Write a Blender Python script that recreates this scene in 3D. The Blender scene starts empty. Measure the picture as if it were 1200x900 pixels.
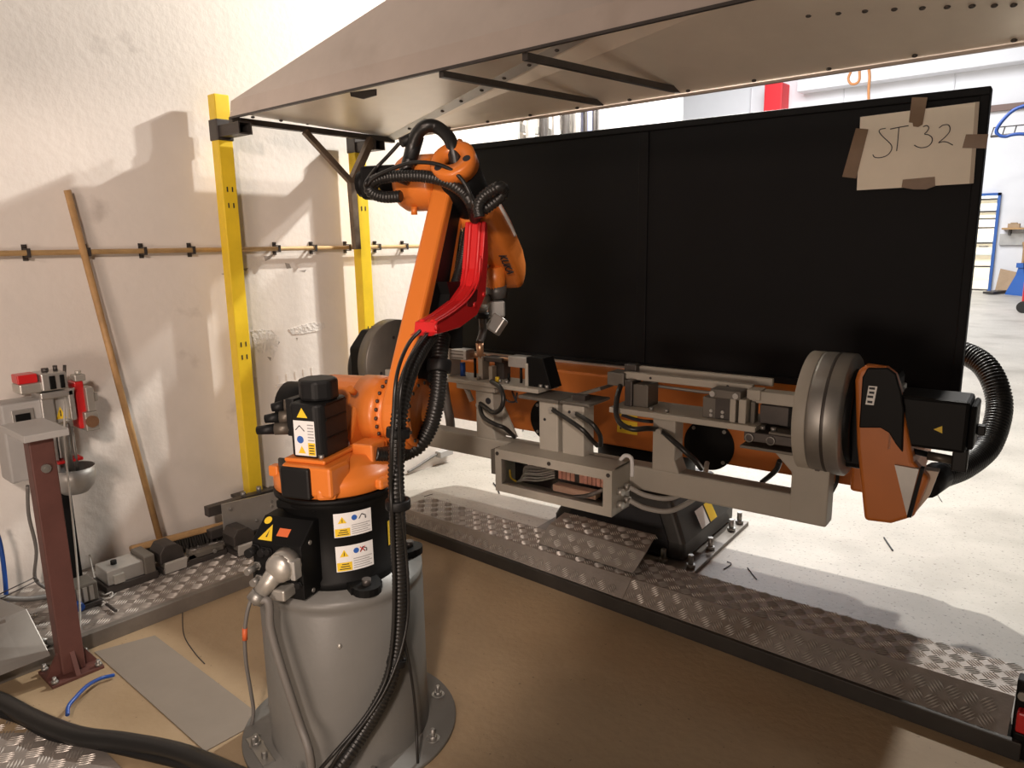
import bpy, bmesh, math, random
from mathutils import Vector, Matrix
random.seed(7)
C = bpy.context.scene
COL = C.collection
PI = math.pi

# ---------------------------------------------------------------- camera
cam_data = bpy.data.cameras.new('camera')
cam_data.sensor_fit = 'HORIZONTAL'
cam_data.sensor_width = 36.0
cam_data.lens = 36.0 * 864.16 / 1200.0
cam_data.clip_start = 0.02
cam = bpy.data.objects.new('camera', cam_data)
COL.objects.link(cam)
yaw, pitch, roll = math.radians(41.114), math.radians(11.247), math.radians(-0.954)
fw = Vector((-math.sin(yaw) * math.cos(pitch), math.cos(yaw) * math.cos(pitch), -math.sin(pitch)))
rt = Vector((math.cos(yaw), math.sin(yaw), 0))
up = rt.cross(fw)
r2 = rt * math.cos(roll) + up * math.sin(roll)
u2 = up * math.cos(roll) - rt * math.sin(roll)
M = Matrix((r2, u2, -fw)).transposed().to_4x4()
M.translation = (0, 0, 1.4)
cam.matrix_world = M
C.camera = cam

# ---------------------------------------------------------------- world, lamps, exposure
C.view_settings.view_transform = 'Standard'
C.view_settings.look = 'None'
C.view_settings.gamma = 1.0
C.view_settings.use_curve_mapping = False
C.view_settings.exposure = 0.0
world = bpy.data.worlds.new('world')
C.world = world
world.use_nodes = True
world.node_tree.nodes['Background'].inputs[0].default_value = (1.0, 0.86, 0.76, 1)
world.node_tree.nodes['Background'].inputs[1].default_value = 0.03


def lamp(name, kind, loc, target, energy, color, size=0.1, size_y=None, spread=None):
    d = bpy.data.lights.new(name, kind)
    d.energy = energy
    d.color = color
    if kind == 'AREA':
        d.size = size
        if size_y:
            d.shape = 'RECTANGLE'
            d.size_y = size_y
        if spread:
            d.spread = spread
    elif kind == 'SUN':
        d.angle = size
    else:
        d.shadow_soft_size = size
    o = bpy.data.objects.new(name, d)
    COL.objects.link(o)
    o.location = loc
    o.rotation_euler = (Vector(target) - Vector(loc)).to_track_quat('-Z', 'Y').to_euler()
    return o


# high bay lamp beyond the partition, high bay further up the hall, added fill lamps behind the viewer
lamp('bay_lamp', 'POINT', (-2.2, 4.4, 3.4), (0, 0, 0), 590, (1.0, 0.965, 0.89), 0.035)
lamp('bay_lamp', 'POINT', (-0.85, 6.6, 4.8), (0, 0, 0), 680, (1.0, 0.95, 0.88), 0.10)
lamp('hall_lamp', 'AREA', (-6, 13, 6.5), (-6, 14, 0), 1300, (0.96, 0.97, 1.0), 6.0, 6.0)
lamp('upper_fill', 'AREA', (-0.5, -2.5, 2.6), (-2.6, 2.0, 2.5), 8, (1.0, 0.74, 0.60), 0.5, 0.3, math.radians(66))  # unseen fill added to lift the hood front and upper wall
lamp('low_fill', 'AREA', (-0.3, -1.6, 0.7), (-2.0, 1.4, 1.1), 24, (1.0, 0.80, 0.66), 1.0, 0.6, math.radians(140))  # low fill added to brighten pedestal and hood underside, not a window
spot = lamp('fill_spot', 'SPOT', (0.4, -0.9, 2.4), (-2.4, 1.05, 0.74), 280, (1.0, 0.82, 0.70), 0.12)  # added fill for robot and left wall, cone narrowed to miss the floor
spot.data.spot_size = math.radians(46)
spot.data.spot_blend = 0.35

# ---------------------------------------------------------------- materials
MATS = {}


def mat(name, color, rough=0.6, metal=0.0, var=0.0, scale=8.0, bump=0.0, bscale=60.0, spec=None, dark=None, coat=0.0):
    """principled surface with noise in the colour and fine relief"""
    if name in MATS:
        return MATS[name]
    m = bpy.data.materials.new(name)
    m.use_nodes = True
    nt = m.node_tree
    b = nt.nodes['Principled BSDF']
    b.inputs['Base Color'].default_value = (*color, 1)
    b.inputs['Roughness'].default_value = rough
    b.inputs['Metallic'].default_value = metal
    if spec is not None:
        b.inputs['Specular IOR Level'].default_value = spec
    if coat:
        b.inputs['Coat Weight'].default_value = coat
    if var or bump:
        tc = nt.nodes.new('ShaderNodeTexCoord')
    if var:
        n = nt.nodes.new('ShaderNodeTexNoise')
        n.inputs['Scale'].default_value = scale
        n.inputs['Detail'].default_value = 6
        n.inputs['Roughness'].default_value = 0.65
        r = nt.nodes.new('ShaderNodeValToRGB')
        dk = dark or tuple(c * (1 - var) for c in color)
        lt = tuple(min(1, c * (1 + var * 0.6)) for c in color)
        r.color_ramp.elements[0].position = 0.3
        r.color_ramp.elements[0].color = (*dk, 1)
        r.color_ramp.elements[1].position = 0.7
        r.color_ramp.elements[1].color = (*lt, 1)
        nt.links.new(tc.outputs['Object'], n.inputs['Vector'])
        nt.links.new(n.outputs['Fac'], r.inputs['Fac'])
        nt.links.new(r.outputs['Color'], b.inputs['Base Color'])
    if bump:
        n2 = nt.nodes.new('ShaderNodeTexNoise')
        n2.inputs['Scale'].default_value = bscale
        n2.inputs['Detail'].default_value = 5
        bp = nt.nodes.new('ShaderNodeBump')
        bp.inputs['Strength'].default_value = bump
        bp.inputs['Distance'].default_value = 0.02
        nt.links.new(tc.outputs['Object'], n2.inputs['Vector'])
        nt.links.new(n2.outputs['Fac'], bp.inputs['Height'])
        nt.links.new(bp.outputs['Normal'], b.inputs['Normal'])
    MATS[name] = m
    return m


def blotch(m, color, scale, lo, hi, detail=3, stretch=(1, 1, 1)):
    """adds stains or specks of another colour over a material made by mat()"""
    nt = m.node_tree
    b = nt.nodes['Principled BSDF']
    tc = nt.nodes.new('ShaderNodeTexCoord')
    mp = nt.nodes.new('ShaderNodeMapping')
    mp.inputs['Scale'].default_value = stretch
    n = nt.nodes.new('ShaderNodeTexNoise')
    n.inputs['Scale'].default_value = scale
    n.inputs['Detail'].default_value = detail
    r = nt.nodes.new('ShaderNodeMapRange')
    r.inputs['From Min'].default_value = lo
    r.inputs['From Max'].default_value = hi
    mix = nt.nodes.new('ShaderNodeMix')
    mix.data_type = 'RGBA'
    nt.links.new(tc.outputs['Object'], mp.inputs['Vector'])
    nt.links.new(mp.outputs['Vector'], n.inputs['Vector'])
    nt.links.new(n.outputs['Fac'], r.inputs['Value'])
    nt.links.new(r.outputs['Result'], mix.inputs['Factor'])
    s = b.inputs['Base Color']
    if s.is_linked:
        nt.links.new(s.links[0].from_socket, mix.inputs['A'])
    else:
        mix.inputs['A'].default_value = s.default_value
    mix.inputs['B'].default_value = (*color, 1)
    nt.links.new(mix.outputs['Result'], s)
    return m


M_WALL = blotch(mat('wall_plaster', (0.78, 0.73, 0.68), 0.85, 0, 0.05, 3, 0.12, 30), (0.55, 0.50, 0.46), 2.6, 0.66, 0.74, 8)
M_WALL_FAR = mat('far_wall_paint', (0.82, 0.82, 0.84), 0.8, 0, 0.03, 2)
M_FLOOR = blotch(blotch(mat('concrete_floor', (0.46, 0.43, 0.385), 0.5, 0, 0.16, 1.3, 0.12, 40), (0.29, 0.265, 0.23), 1.8, 0.5, 0.78, 9), (0.16, 0.145, 0.13), 70, 0.60, 0.72, 5)
M_CELL = blotch(blotch(mat('cell_floor_dim', (0.385, 0.28, 0.17), 0.6, 0, 0.16, 1.3, 0.12, 40), (0.30, 0.21, 0.12), 2.2, 0.5, 0.75, 7), (0.16, 0.115, 0.07), 60, 0.69, 0.76, 3)  # same concrete, browner: dirt and the dim warm light put into the colour
M_TREAD = mat('tread_worn_steel', (0.56, 0.52, 0.48), 0.38, 0.5, 0.12, 8)
M_CHECK = blotch(mat('checker_steel', (0.32, 0.285, 0.26), 0.5, 0.5, 0.18, 5, 0.08, 80), (0.20, 0.16, 0.13), 3, 0.55, 0.8, 6)
M_EDGE = mat('edge_bar_steel', (0.05, 0.045, 0.04), 0.55, 0.3, 0.3, 6)
M_EDGE2 = mat('edge_bar_grey', (0.22, 0.20, 0.18), 0.5, 0.5, 0.25, 6)
M_YEL = mat('yellow_paint', (0.88, 0.62, 0.03), 0.45, 0, 0.10, 6)
M_SHEET = blotch(mat('hood_steel', (0.58, 0.50, 0.45), 0.42, 0.3, 0.10, 2.5, 0.05, 5), (0.40, 0.33, 0.28), 2.0, 0.55, 0.75, 6)
M_SHEETIN = mat('hood_inside_bounce', (0.85, 0.78, 0.68), 0.35, 0.25, 0.08, 2.5)  # hood sheet paled to stand in for light bounced onto the underside
M_ALU = mat('aluminium', (0.55, 0.54, 0.52), 0.38, 0.75, 0.12, 8)
M_STEEL = mat('bare_steel', (0.36, 0.35, 0.33), 0.45, 0.75, 0.15, 7)
M_DSTEEL = mat('dark_steel', (0.09, 0.08, 0.075), 0.45, 0.6, 0.25, 9)
M_RUST = mat('rusty_tube', (0.20, 0.15, 0.11), 0.5, 0.6, 0.4, 14)
M_ORG = mat('robot_orange', (0.72, 0.20, 0.030), 0.38, 0, 0.05, 4, coat=0.15)
M_ORG2 = mat('positioner_orange', (0.55, 0.16, 0.025), 0.42, 0, 0.08, 3)
M_BLK = mat('black_casting', (0.006, 0.006, 0.0062), 0.5, 0, 0.2, 9, spec=0.16)
M_BLKP = mat('black_plastic', (0.009, 0.009, 0.0095), 0.5, 0, 0.15, 9, spec=0.28)
M_PANEL = mat('black_panel_paint', (0.004, 0.0042, 0.0055), 0.6, 0, 0.2, 3, spec=0.2)
M_RUB = mat('black_rubber_hose', (0.014, 0.0135, 0.013), 0.36)
M_CAB = mat('grey_cable', (0.16, 0.15, 0.14), 0.5)
M_LCAB = mat('light_grey_cable', (0.42, 0.40, 0.37), 0.5)
M_RED = mat('red_plastic', (0.62, 0.018, 0.02), 0.32, 0, 0.08, 6, coat=0.1)
M_GREY = mat('pedestal_grey', (0.165, 0.162, 0.152), 0.42, 0, 0.10, 3, 0.03, 90)
M_FRAME = mat('fixture_grey', (0.43, 0.40, 0.345), 0.5, 0, 0.08, 5)
M_FRAME2 = mat('fixture_dark_plate', (0.16, 0.145, 0.125), 0.5, 0.3, 0.15, 6)
M_WHITE = mat('label_white', (0.82, 0.82, 0.82), 0.5)
M_LYEL = mat('label_yellow', (0.85, 0.58, 0.03), 0.5)
M_INK = mat('ink', (0.02, 0.02, 0.025), 0.6)
M_INKB = mat('label_blue', (0.03, 0.12, 0.45), 0.5)
M_INKR = mat('label_red', (0.65, 0.04, 0.03), 0.5)
M_WOOD = mat('broom_wood', (0.50, 0.30, 0.13), 0.55, 0, 0.25, 12)
M_COPPER = mat('tarnished_pipe', (0.55, 0.36, 0.17), 0.42, 0.25, 0.2, 10)
M_BROWN = mat('red_brown_primer', (0.115, 0.045, 0.037), 0.55, 0, 0.25, 7)
M_PAPER = mat('paper', (0.85, 0.78, 0.66), 0.8, 0, 0.06, 4)
M_TAPE = mat('brown_tape', (0.20, 0.125, 0.07), 0.35, 0, 0.15, 12)
M_BLUE = mat('blue_tube', (0.015, 0.07, 0.32), 0.35)
M_BLUEP = mat('blue_plastic', (0.03, 0.12, 0.42), 0.4)
M_CARD = mat('cardboard', (0.46, 0.32, 0.20), 0.8, 0, 0.1, 6)
M_NICKEL = mat('cast_connector', (0.52, 0.50, 0.46), 0.4, 0.6, 0.12, 12)
M_COPW = mat('copper_nozzle', (0.52, 0.30, 0.18), 0.35, 0.8, 0.2, 14)
M_PINK = mat('terminal_pink', (0.62, 0.30, 0.22), 0.6)
M_BRIST = mat('bristle', (0.03, 0.026, 0.022), 0.8)
M_GALV = mat('galvanised', (0.50, 0.49, 0.47), 0.45, 0.5, 0.15, 5)
M_SHBOX = mat('dull_sheet', (0.27, 0.255, 0.235), 0.45, 0.4, 0.15, 4)
M_BOX = mat('grey_cabinet', (0.42, 0.41, 0.40), 0.5, 0, 0.08, 5)

M_CLEAR = bpy.data.materials.new('clear_acrylic')
M_CLEAR.use_nodes = True
_b = M_CLEAR.node_tree.nodes['Principled BSDF']
_b.inputs['Transmission Weight'].default_value = 1.0
_b.inputs['Roughness'].default_value = 0.03
_b.inputs['IOR'].default_value = 1.05
_b.inputs['Base Color'].default_value = (0.95, 0.95, 0.95, 1)
M_GLASS = M_CLEAR

M_LED = bpy.data.materials.new('indicator_led')
M_LED.use_nodes = True
M_LED.node_tree.nodes['Principled BSDF'].inputs['Emission Color'].default_value = (1, 0.05, 0.15, 1)
M_LED.node_tree.nodes['Principled BSDF'].inputs['Emission Strength'].default_value = 3


# ---------------------------------------------------------------- mesh builder
class MB:
    def __init__(s, org=(0, 0, 0)):
        s.v, s.f, s.sm, s.org = [], [], [], Vector(org)

    def add(s, vs, fs, smooth=False):
        k = len(s.v)
        s.v += [Vector(p) for p in vs]
        for f in fs:
            s.f.append([i + k for i in f])
            s.sm.append(smooth)
        return s

    def box(s, c, d, rot=None):
        x, y, z = d[0] / 2, d[1] / 2, d[2] / 2
        vs = [Vector((sx * x, sy * y, sz * z)) for sx in (-1, 1) for sy in (-1, 1) for sz in (-1, 1)]
        if rot is not None:
            vs = [rot @ p for p in vs]
        c = Vector(c)
        return s.add([c + p for p in vs], [(0, 1, 3, 2), (4, 6, 7, 5), (0, 4, 5, 1), (2, 3, 7, 6), (0, 2, 6, 4), (1, 5, 7, 3)])

    def bmm(s, a, b):
        return s.box([(a[i] + b[i]) / 2 for i in range(3)], [abs(b[i] - a[i]) for i in range(3)])

    def bar(s, a, b, w, h=None, upv=(0, 0, 1)):
        """square bar between two points"""
        a, b = Vector(a), Vector(b)
        d = b - a
        R = frame(d, upv)
        return s.box((a + b) / 2, (w, h or w, d.length), R)

    def cyl(s, a, b, r, r1=None, n=18, cap=True, smooth=True):
        a, b = Vector(a), Vector(b)
        r1 = r if r1 is None else r1
        R = frame(b - a)
        ring = [R @ Vector((math.cos(2 * PI * i / n), math.sin(2 * PI * i / n), 0)) for i in range(n)]
        k = len(s.v)
        s.v += [a + p * r for p in ring] + [b + p * r1 for p in ring]
        for i in range(n):
            j = (i + 1) % n
            s.f.append([k + i, k + j, k + n + j, k + n + i])
            s.sm.append(smooth)
        if cap:
            s.f.append([k + i for i in range(n)][::-1])
            s.sm.append(False)
            s.f.append([k + n + i for i in range(n)])
            s.sm.append(False)
        return s

    def lathe(s, prof, c=(0, 0, 0), axis=(0, 0, 1), n=40, smooth=True):
        R = frame(Vector(axis))
        c = Vector(c)
        for (ra, za), (rb, zb) in zip(prof[:-1], prof[1:]):
            k = len(s.v)
            for (r, z) in ((ra, za), (rb, zb)):
                s.v += [c + R @ Vector((r * math.cos(2 * PI * i / n), r * math.sin(2 * PI * i / n), z)) for i in range(n)]
            for i in range(n):
                j = (i + 1) % n
                s.f.append([k + i, k + j, k + n + j, k + n + i])
                s.sm.append(smooth)
        return s

    def prism(s, poly, lo, hi, axis=1):
        """2D outline swept along one axis; axis 1: poly is (x, z); 2: (x, y); 0: (y, z)"""
        def P(p, t):
            return (p[0], t, p[1]) if axis == 1 else ((p[0], p[1], t) if axis == 2 else (t, p[0], p[1]))
        n = len(poly)
        return s.add([P(p, lo) for p in poly] + [P(p, hi) for p in poly],
                     [list(range(n))[::-1], list(range(n, 2 * n))] + [(i, (i + 1) % n, n + (i + 1) % n, n + i) for i in range(n)])

    def slab(s, quad, t):
        """a sheet through 3D corners, thickened along its normal"""
        q = [Vector(p) for p in quad]
        nrm = (q[1] - q[0]).cross(q[2] - q[0]).normalized() * t
        n = len(q)
        return s.add(q + [p + nrm for p in q], [list(range(n))[::-1], list(range(n, 2 * n))] + [(i, (i + 1) % n, n + (i + 1) % n, n + i) for i in range(n)])

    def tube(s, path, r, n=8, corr=0.0, res=8, cap=True, raw=False, r_end=None):
        """round hose along a smooth path; corr = pitch of its corrugation"""
        P = [Vector(p) for p in path] if raw else spline(path, res)
        L = [0.0]
        for a, b in zip(P[:-1], P[1:]):
            L.append(L[-1] + (b - a).length)
        if corr:
            m = max(2, int(L[-1] / corr)) * 3
            P2, k = [], 0
            for i in range(m + 1):
                t = L[-1] * i / m
                while k < len(L) - 2 and L[k + 1] < t:
                    k += 1
                q = (t - L[k]) / max(1e-9, L[k + 1] - L[k])
                P2.append(P[k].lerp(P[k + 1], q))
            P = P2
        m = len(P)
        T = [(P[min(i + 1, m - 1)] - P[max(i - 1, 0)]).normalized() for i in range(m)]
        nrm = T[0].orthogonal().normalized()
        k0 = len(s.v)
        for i in range(m):
            nrm = (nrm - T[i] * nrm.dot(T[i])).normalized()
            bn = T[i].cross(nrm)
            rr = r if r_end is None else r + (r_end - r) * i / (m - 1)
            if corr:
                rr = rr * (0.84 if i % 3 == 0 else 1.0)
            s.v += [P[i] + nrm * (rr * math.cos(2 * PI * j / n)) + bn * (rr * math.sin(2 * PI * j / n)) for j in range(n)]
        for i in range(m - 1):
            for j in range(n):
                q = (j + 1) % n
                s.f.append([k0 + i * n + j, k0 + i * n + q, k0 + (i + 1) * n + q, k0 + (i + 1) * n + j])
                s.sm.append(True)
        if cap:
            s.f.append([k0 + j for j in range(n)][::-1])
            s.sm.append(False)
            s.f.append([k0 + (m - 1) * n + j for j in range(n)])
            s.sm.append(False)
        return s

    def sph(s, c, r, n=12, m=7, sc=(1, 1, 1)):
        c = Vector(c)
        k = len(s.v)
        for i in range(m + 1):
            a = PI * i / m
            for j in range(n):
                b = 2 * PI * j / n
                s.v.append(c + Vector((r * sc[0] * math.sin(a) * math.cos(b), r * sc[1] * math.sin(a) * math.sin(b), r * sc[2] * math.cos(a))))
        for i in range(m):
            for j in range(n):
                q = (j + 1) % n
                s.f.append([k + i * n + j, k + (i + 1) * n + j, k + (i + 1) * n + q, k + i * n + q])
                s.sm.append(True)
        return s

    def data(s, name):
        me = bpy.data.meshes.new(name)
        me.from_pydata([p - s.org for p in s.v], [], s.f)
        me.polygons.foreach_set('use_smooth', s.sm)
        bm = bmesh.new()
        bm.from_mesh(me)
        bmesh.ops.remove_doubles(bm, verts=bm.verts, dist=1e-5)
        bmesh.ops.recalc_face_normals(bm, faces=bm.faces)
        bm.to_mesh(me)
        bm.free()
        return me

    def build(s, name, m, parent=None, bevel=0.0, seg=2):
        me = s.data(name)
        me.materials.append(m)
        o = bpy.data.objects.new(name, me)
        COL.objects.link(o)
        if parent is not None:
            o.parent = parent
        else:
            o.location = s.org
        if bevel:
            b = o.modifiers.new('bevel', 'BEVEL')
            b.width = bevel
            b.segments = seg
            b.limit_method = 'ANGLE'
            b.angle_limit = math.radians(40)
        return o


def frame(d, upv=(0, 0, 1)):
    z = Vector(d).normalized()
    u = Vector(upv)
    if abs(z.dot(u)) > 0.98:
        u = Vector((0, 1, 0)) if abs(z.y) < 0.9 else Vector((1, 0, 0))
    x = u.cross(z).normalized()
    y = z.cross(x)
    return Matrix((x, y, z)).transposed()


def spline(path, res=8):
    P = [Vector(p) for p in path]
    if len(P) < 3:
        return P
    Q = [P[0] * 2 - P[1]] + P + [P[-1] * 2 - P[-2]]
    out = []
    for i in range(1, len(Q) - 2):
        a, b, c, d = Q[i - 1:i + 3]
        for k in range(res):
            t = k / res
            out.append(0.5 * ((2 * b) + (c - a) * t + (2 * a - 5 * b + 4 * c - d) * t * t + (3 * b - a - 3 * c + d) * t ** 3))
    out.append(P[-1])
    return out


def circle2(c, r, a0, a1, n):
    return [(c[0] + r * math.cos(math.radians(a0 + (a1 - a0) * i / n)), c[1] + r * math.sin(math.radians(a0 + (a1 - a0) * i / n))) for i in range(n + 1)]


def hull2(P):
    P = sorted(set(P))
    def half(Q):
        h = []
        for p in Q:
            while len(h) > 1 and (h[-1][0] - h[-2][0]) * (p[1] - h[-2][1]) - (h[-1][1] - h[-2][1]) * (p[0] - h[-2][0]) <= 0:
                h.pop()
            h.append(p)
        return h[:-1]
    return half(P) + half(P[::-1])


def empty(name, loc=(0, 0, 0), rz=0.0):
    o = bpy.data.objects.new(name, None)
    o.empty_display_size = 0.1
    COL.objects.link(o)
    o.location = loc
    o.rotation_euler = (0, 0, rz)
    return o


def tag(o, label, cat, group=None):
    o['label'] = label
    o['category'] = cat
    if group:
        o['group'] = group
    return o


def thing(name, label, cat, loc=(0, 0, 0), rz=0.0, group=None):
    return tag(empty(name, loc, rz), label, cat, group)


def struct(o):
    o['kind'] = 'structure'
    return o


def stuff(o):
    o['kind'] = 'stuff'
    return o


def note(o, label):
    o['label'] = label
    return o


def copy_part(o, parent, loc=None):
    c = o.copy()
    COL.objects.link(c)
    c.parent = parent
    if loc is not None:
        c.location = loc
    return c


def copy_tree(o, parent=None, loc=None):
    c = o.copy()
    COL.objects.link(c)
    c.parent = parent
    if loc is not None:
        c.location = loc
    for ch in list(o.children):
        copy_tree(ch, c)
    return c


def text(name, body, size, m, parent, loc, rot, depth=0.0006, align='LEFT'):
    cu = bpy.data.curves.new(name, 'FONT')
    cu.body = body
    cu.size = size
    cu.extrude = depth
    cu.align_x = align
    cu.resolution_u = 3
    o = bpy.data.objects.new(name, cu)
    COL.objects.link(o)
    me = bpy.data.meshes.new_from_object(o)
    bpy.data.objects.remove(o)
    o = bpy.data.objects.new(name, me)
    me.materials.append(m)
    COL.objects.link(o)
    o.parent = parent
    o.matrix_local = Matrix.Translation(Vector(loc)) @ rot.to_4x4()
    return o


# ================================================================ setting
struct(MB((-8, 8, 0)).bmm((-25, -5, -0.1), (5, 26, 0)).build('floor', M_FLOOR))
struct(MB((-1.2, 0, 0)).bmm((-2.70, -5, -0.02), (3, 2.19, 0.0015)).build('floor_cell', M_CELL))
struct(MB((-3.4, 1, 2)).bmm((-3.5, -5, 0), (-3.3, 3.88, 5.2)).build('wall_left', M_WALL))
struct(MB((-3.6, 4.4, 2)).bmm((-3.75, 3.68, 0), (-3.55, 5.0, 5.2)).build('wall_niche', M_WALL))
struct(MB((-3.5, 5.2, 2)).bmm((-3.9, 4.97, 0), (-2.89, 5.35, 5.2)).build('trim_1', M_WALL_FAR))      # the pier that ends the wall
wall_far = struct(MB((-8, 20, 3)).bmm((-25, 20.0, 0), (-3.75, 20.2, 8)).bmm((-2.86, 20.0, 0), (4, 20.2, 8)).bmm((-3.75, 20.0, 2.16), (-2.86, 20.2, 8)).build('wall_back', M_WALL_FAR))
# raised ledges and cable ledge across the far wall
struct(MB((-8, 19.9, 5.6)).bmm((-7.4, 19.55, 4.87), (4, 20, 5.25)).build('trim_2', M_WALL_FAR, bevel=0.02))
struct(MB((-8, 19.9, 4.0)).bmm((-25, 19.9, 3.95), (4, 20, 4.08)).build('trim_3', mat('ledge_brown', (0.20, 0.13, 0.11), 0.6)))
for k in range(9):
    struct(MB((-16 + 2.4 * k, 19.98, 4)).bmm((-16.01 + 2.4 * k, 19.97, 0.0), (-15.98 + 2.4 * k, 20, 5.2)).build('trim_%d' % (4 + k), mat('seam_grey', (0.66, 0.66, 0.68), 0.7)))

# glazed door in the far wall
door = struct(empty('door_1', (-3.3, 20, 0)))
jb = MB((-3.3, 20, 0))
jb.bmm((-2.91, 19.93, 0), (-2.85, 20.05, 2.2))
jb.bmm((-3.75, 19.93, 0), (-3.68, 20.05, 2.2))
jb.bmm((-3.75, 19.93, 2.14), (-2.85, 20.05, 2.2))
jb.build('door_frame', M_BLUEP, door)
gl = MB((-3.3, 20, 0)).bmm((-3.68, 20.0, 0.02), (-2.91, 20.012, 2.14)).build('pane', M_GLASS, door)
for z in (0.02, 0.55, 1.08, 1.42, 1.62, 1.78, 2.05):
    MB((-3.3, 20, 0)).bmm((-3.68, 19.97, z), (-2.91, 20.03, z + 0.035)).build('glazing_bar', M_DSTEEL, door)
MB((-3.3, 20, 0)).cyl((-3.0, 19.9, 1.02), (-3.16, 19.9, 1.02), 0.014, n=8).cyl((-3.0, 19.9, 1.02), (-3.0, 19.97, 1.02), 0.014, n=8).build('handle', M_STEEL, door)
# daylit yard wall seen through the door, in its own light
lamp('yard_daylight', 'AREA', (-4.3, 22.6, 5.5), (-4.4, 25, 0.6), 900, (1.0, 0.97, 0.92), 3.0, 1.0)
yard = thing('yard_facade', 'cream rendered facade seen in daylight through the glazed door', 'building', (-4.5, 24.6, 0))
MB((-4.5, 24.6, 0)).bmm((-8, 24.5, 0), (-1, 24.7, 5)).build('wall', mat('yard_cream', (0.80, 0.74, 0.60), 0.8), yard)
for z in (0.7, 1.05, 1.9, 2.2):
    MB((-4.5, 24.6, 0)).bmm((-8, 24.44, z), (-1, 24.5, z + 0.06)).build('ledge', mat('yard_ledge', (0.45, 0.50, 0.52), 0.6), yard)

# items against the far wall
tag(MB((-8.2, 19.5, 5)).bmm([(-8.222,19.500,4.295),(-7.756,19.500,5.149)][0], Vector([(-7.756,19.500,5.149),(-7.756,19.500,5.149)][0]) + Vector((0, 0.5, 0))).build('red_banner', mat('banner_red', (0.75, 0.02, 0.03), 0.5), bevel=0.02),
    'bright red upright panel on the far wall above the dark partition', 'banner')
lp = [(-6.121,19.530,5.155),(-6.169,19.530,5.008),(-6.102,19.530,4.883),(-5.985,19.530,4.867),(-5.914,19.530,4.953),(-5.932,19.530,5.204)]
lt = [(-5.721,19.530,5.172),(-5.688,19.530,4.978),(-5.687,19.530,4.711),(-5.661,19.530,4.363)]
wl = MB(lp[0]).tube(lp, 0.03, 6).build('orange_cable_loop', mat('cable_orange', (0.60, 0.25, 0.08), 0.5))
tag(wl, 'orange cable hanging in a loop from the far wall ledge', 'cable')
tag(MB(lt[0]).tube(lt, 0.035, 6).build('orange_cable_drop', MATS['cable_orange']), 'orange cable hanging straight down beside the loop on the far wall', 'cable')
bl = [(-1.807,15.000,3.391),(-2.075,15.000,3.318),(-2.226,15.000,3.176),(-2.308,15.000,3.023),(-2.275,15.000,2.938),(-2.176,15.000,2.902),(-2.083,15.000,2.920),(-1.967,15.000,2.921),(-1.745,15.000,2.886)]
tag(MB(bl[0]).tube(bl, 0.028, 6).build('blue_air_hose', M_BLUE), 'blue air hose looping down from above the cable tray', 'hose')
ct = [(-2.383,15.000,2.922),(-1.580,15.000,2.923)]
tray = thing('cable_tray', 'thin wire cable tray running across the hall under the blue hose', 'tray', ct[0])
MB(ct[0]).tube(ct, 0.022, 6).build('rail', M_DSTEEL, tray)
MB(ct[0]).tube([Vector(p) + Vector((0, 0.2, 0.16)) for p in ct], 0.01, 6).build('rail', M_DSTEEL, tray)
for k in range(5):
    p = Vector(ct[0]).lerp(Vector(ct[1]), k / 5)
    MB(ct[0]).tube([p, p + Vector((0, 0.2, 0.16))], 0.01, 5).build('rung', M_DSTEEL, tray)
sh = [(-2.738,19.950,1.429),(-2.125,19.950,1.435),(-2.727,19.950,1.316)]
shelf = thing('wall_shelf', 'small wooden shelf on the far wall right of the glazed door', 'shelf', sh[0])
MB(sh[0]).bmm((sh[0][0], 19.7, sh[0][2] - 0.04), (sh[0][0] + 1.5, 20, sh[0][2])).build('board', M_WOOD, shelf)
for k in (0.12, 0.9):
    MB(sh[0]).bmm((sh[0][0] + k, 19.78, sh[0][2] - 0.16), (sh[0][0] + k + 0.04, 20, sh[0][2] - 0.04)).build('bracket', M_DSTEEL, shelf)
tag(MB((sh[0][0] + 0.2, 19.85, sh[0][2])).bmm((sh[0][0] + 0.1, 19.75, sh[0][2]), (sh[0][0] + 0.32, 19.9, sh[0][2] + 0.09)).bmm((sh[0][0] + 0.15, 19.74, sh[0][2] + 0.09), (sh[0][0] + 0.27, 19.86, sh[0][2] + 0.11)).build('small_box', M_CARD),
    'small brown box standing on the far wooden shelf', 'box')
bt = (sh[0][0] + 0.46, 19.85, sh[0][2])
tag(MB(bt).lathe([(0, 0), (0.04, 0), (0.04, 0.2), (0.016, 0.28), (0.02, 0.36), (0, 0.36)], bt, n=12).build('spray_bottle', M_DSTEEL), 'dark upright bottle standing on the far wooden shelf', 'bottle')
gb = [(-2.791,19.950,1.318),(-2.766,19.950,1.054)]
tag(MB(gb[0]).bmm((gb[0][0], 19.93, gb[1][2]), (gb[0][0] + 1.6, 20, gb[0][2] - 0.02)).build('pin_board', M_GALV), 'grey board on the far wall under the wooden shelf', 'board')
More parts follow.
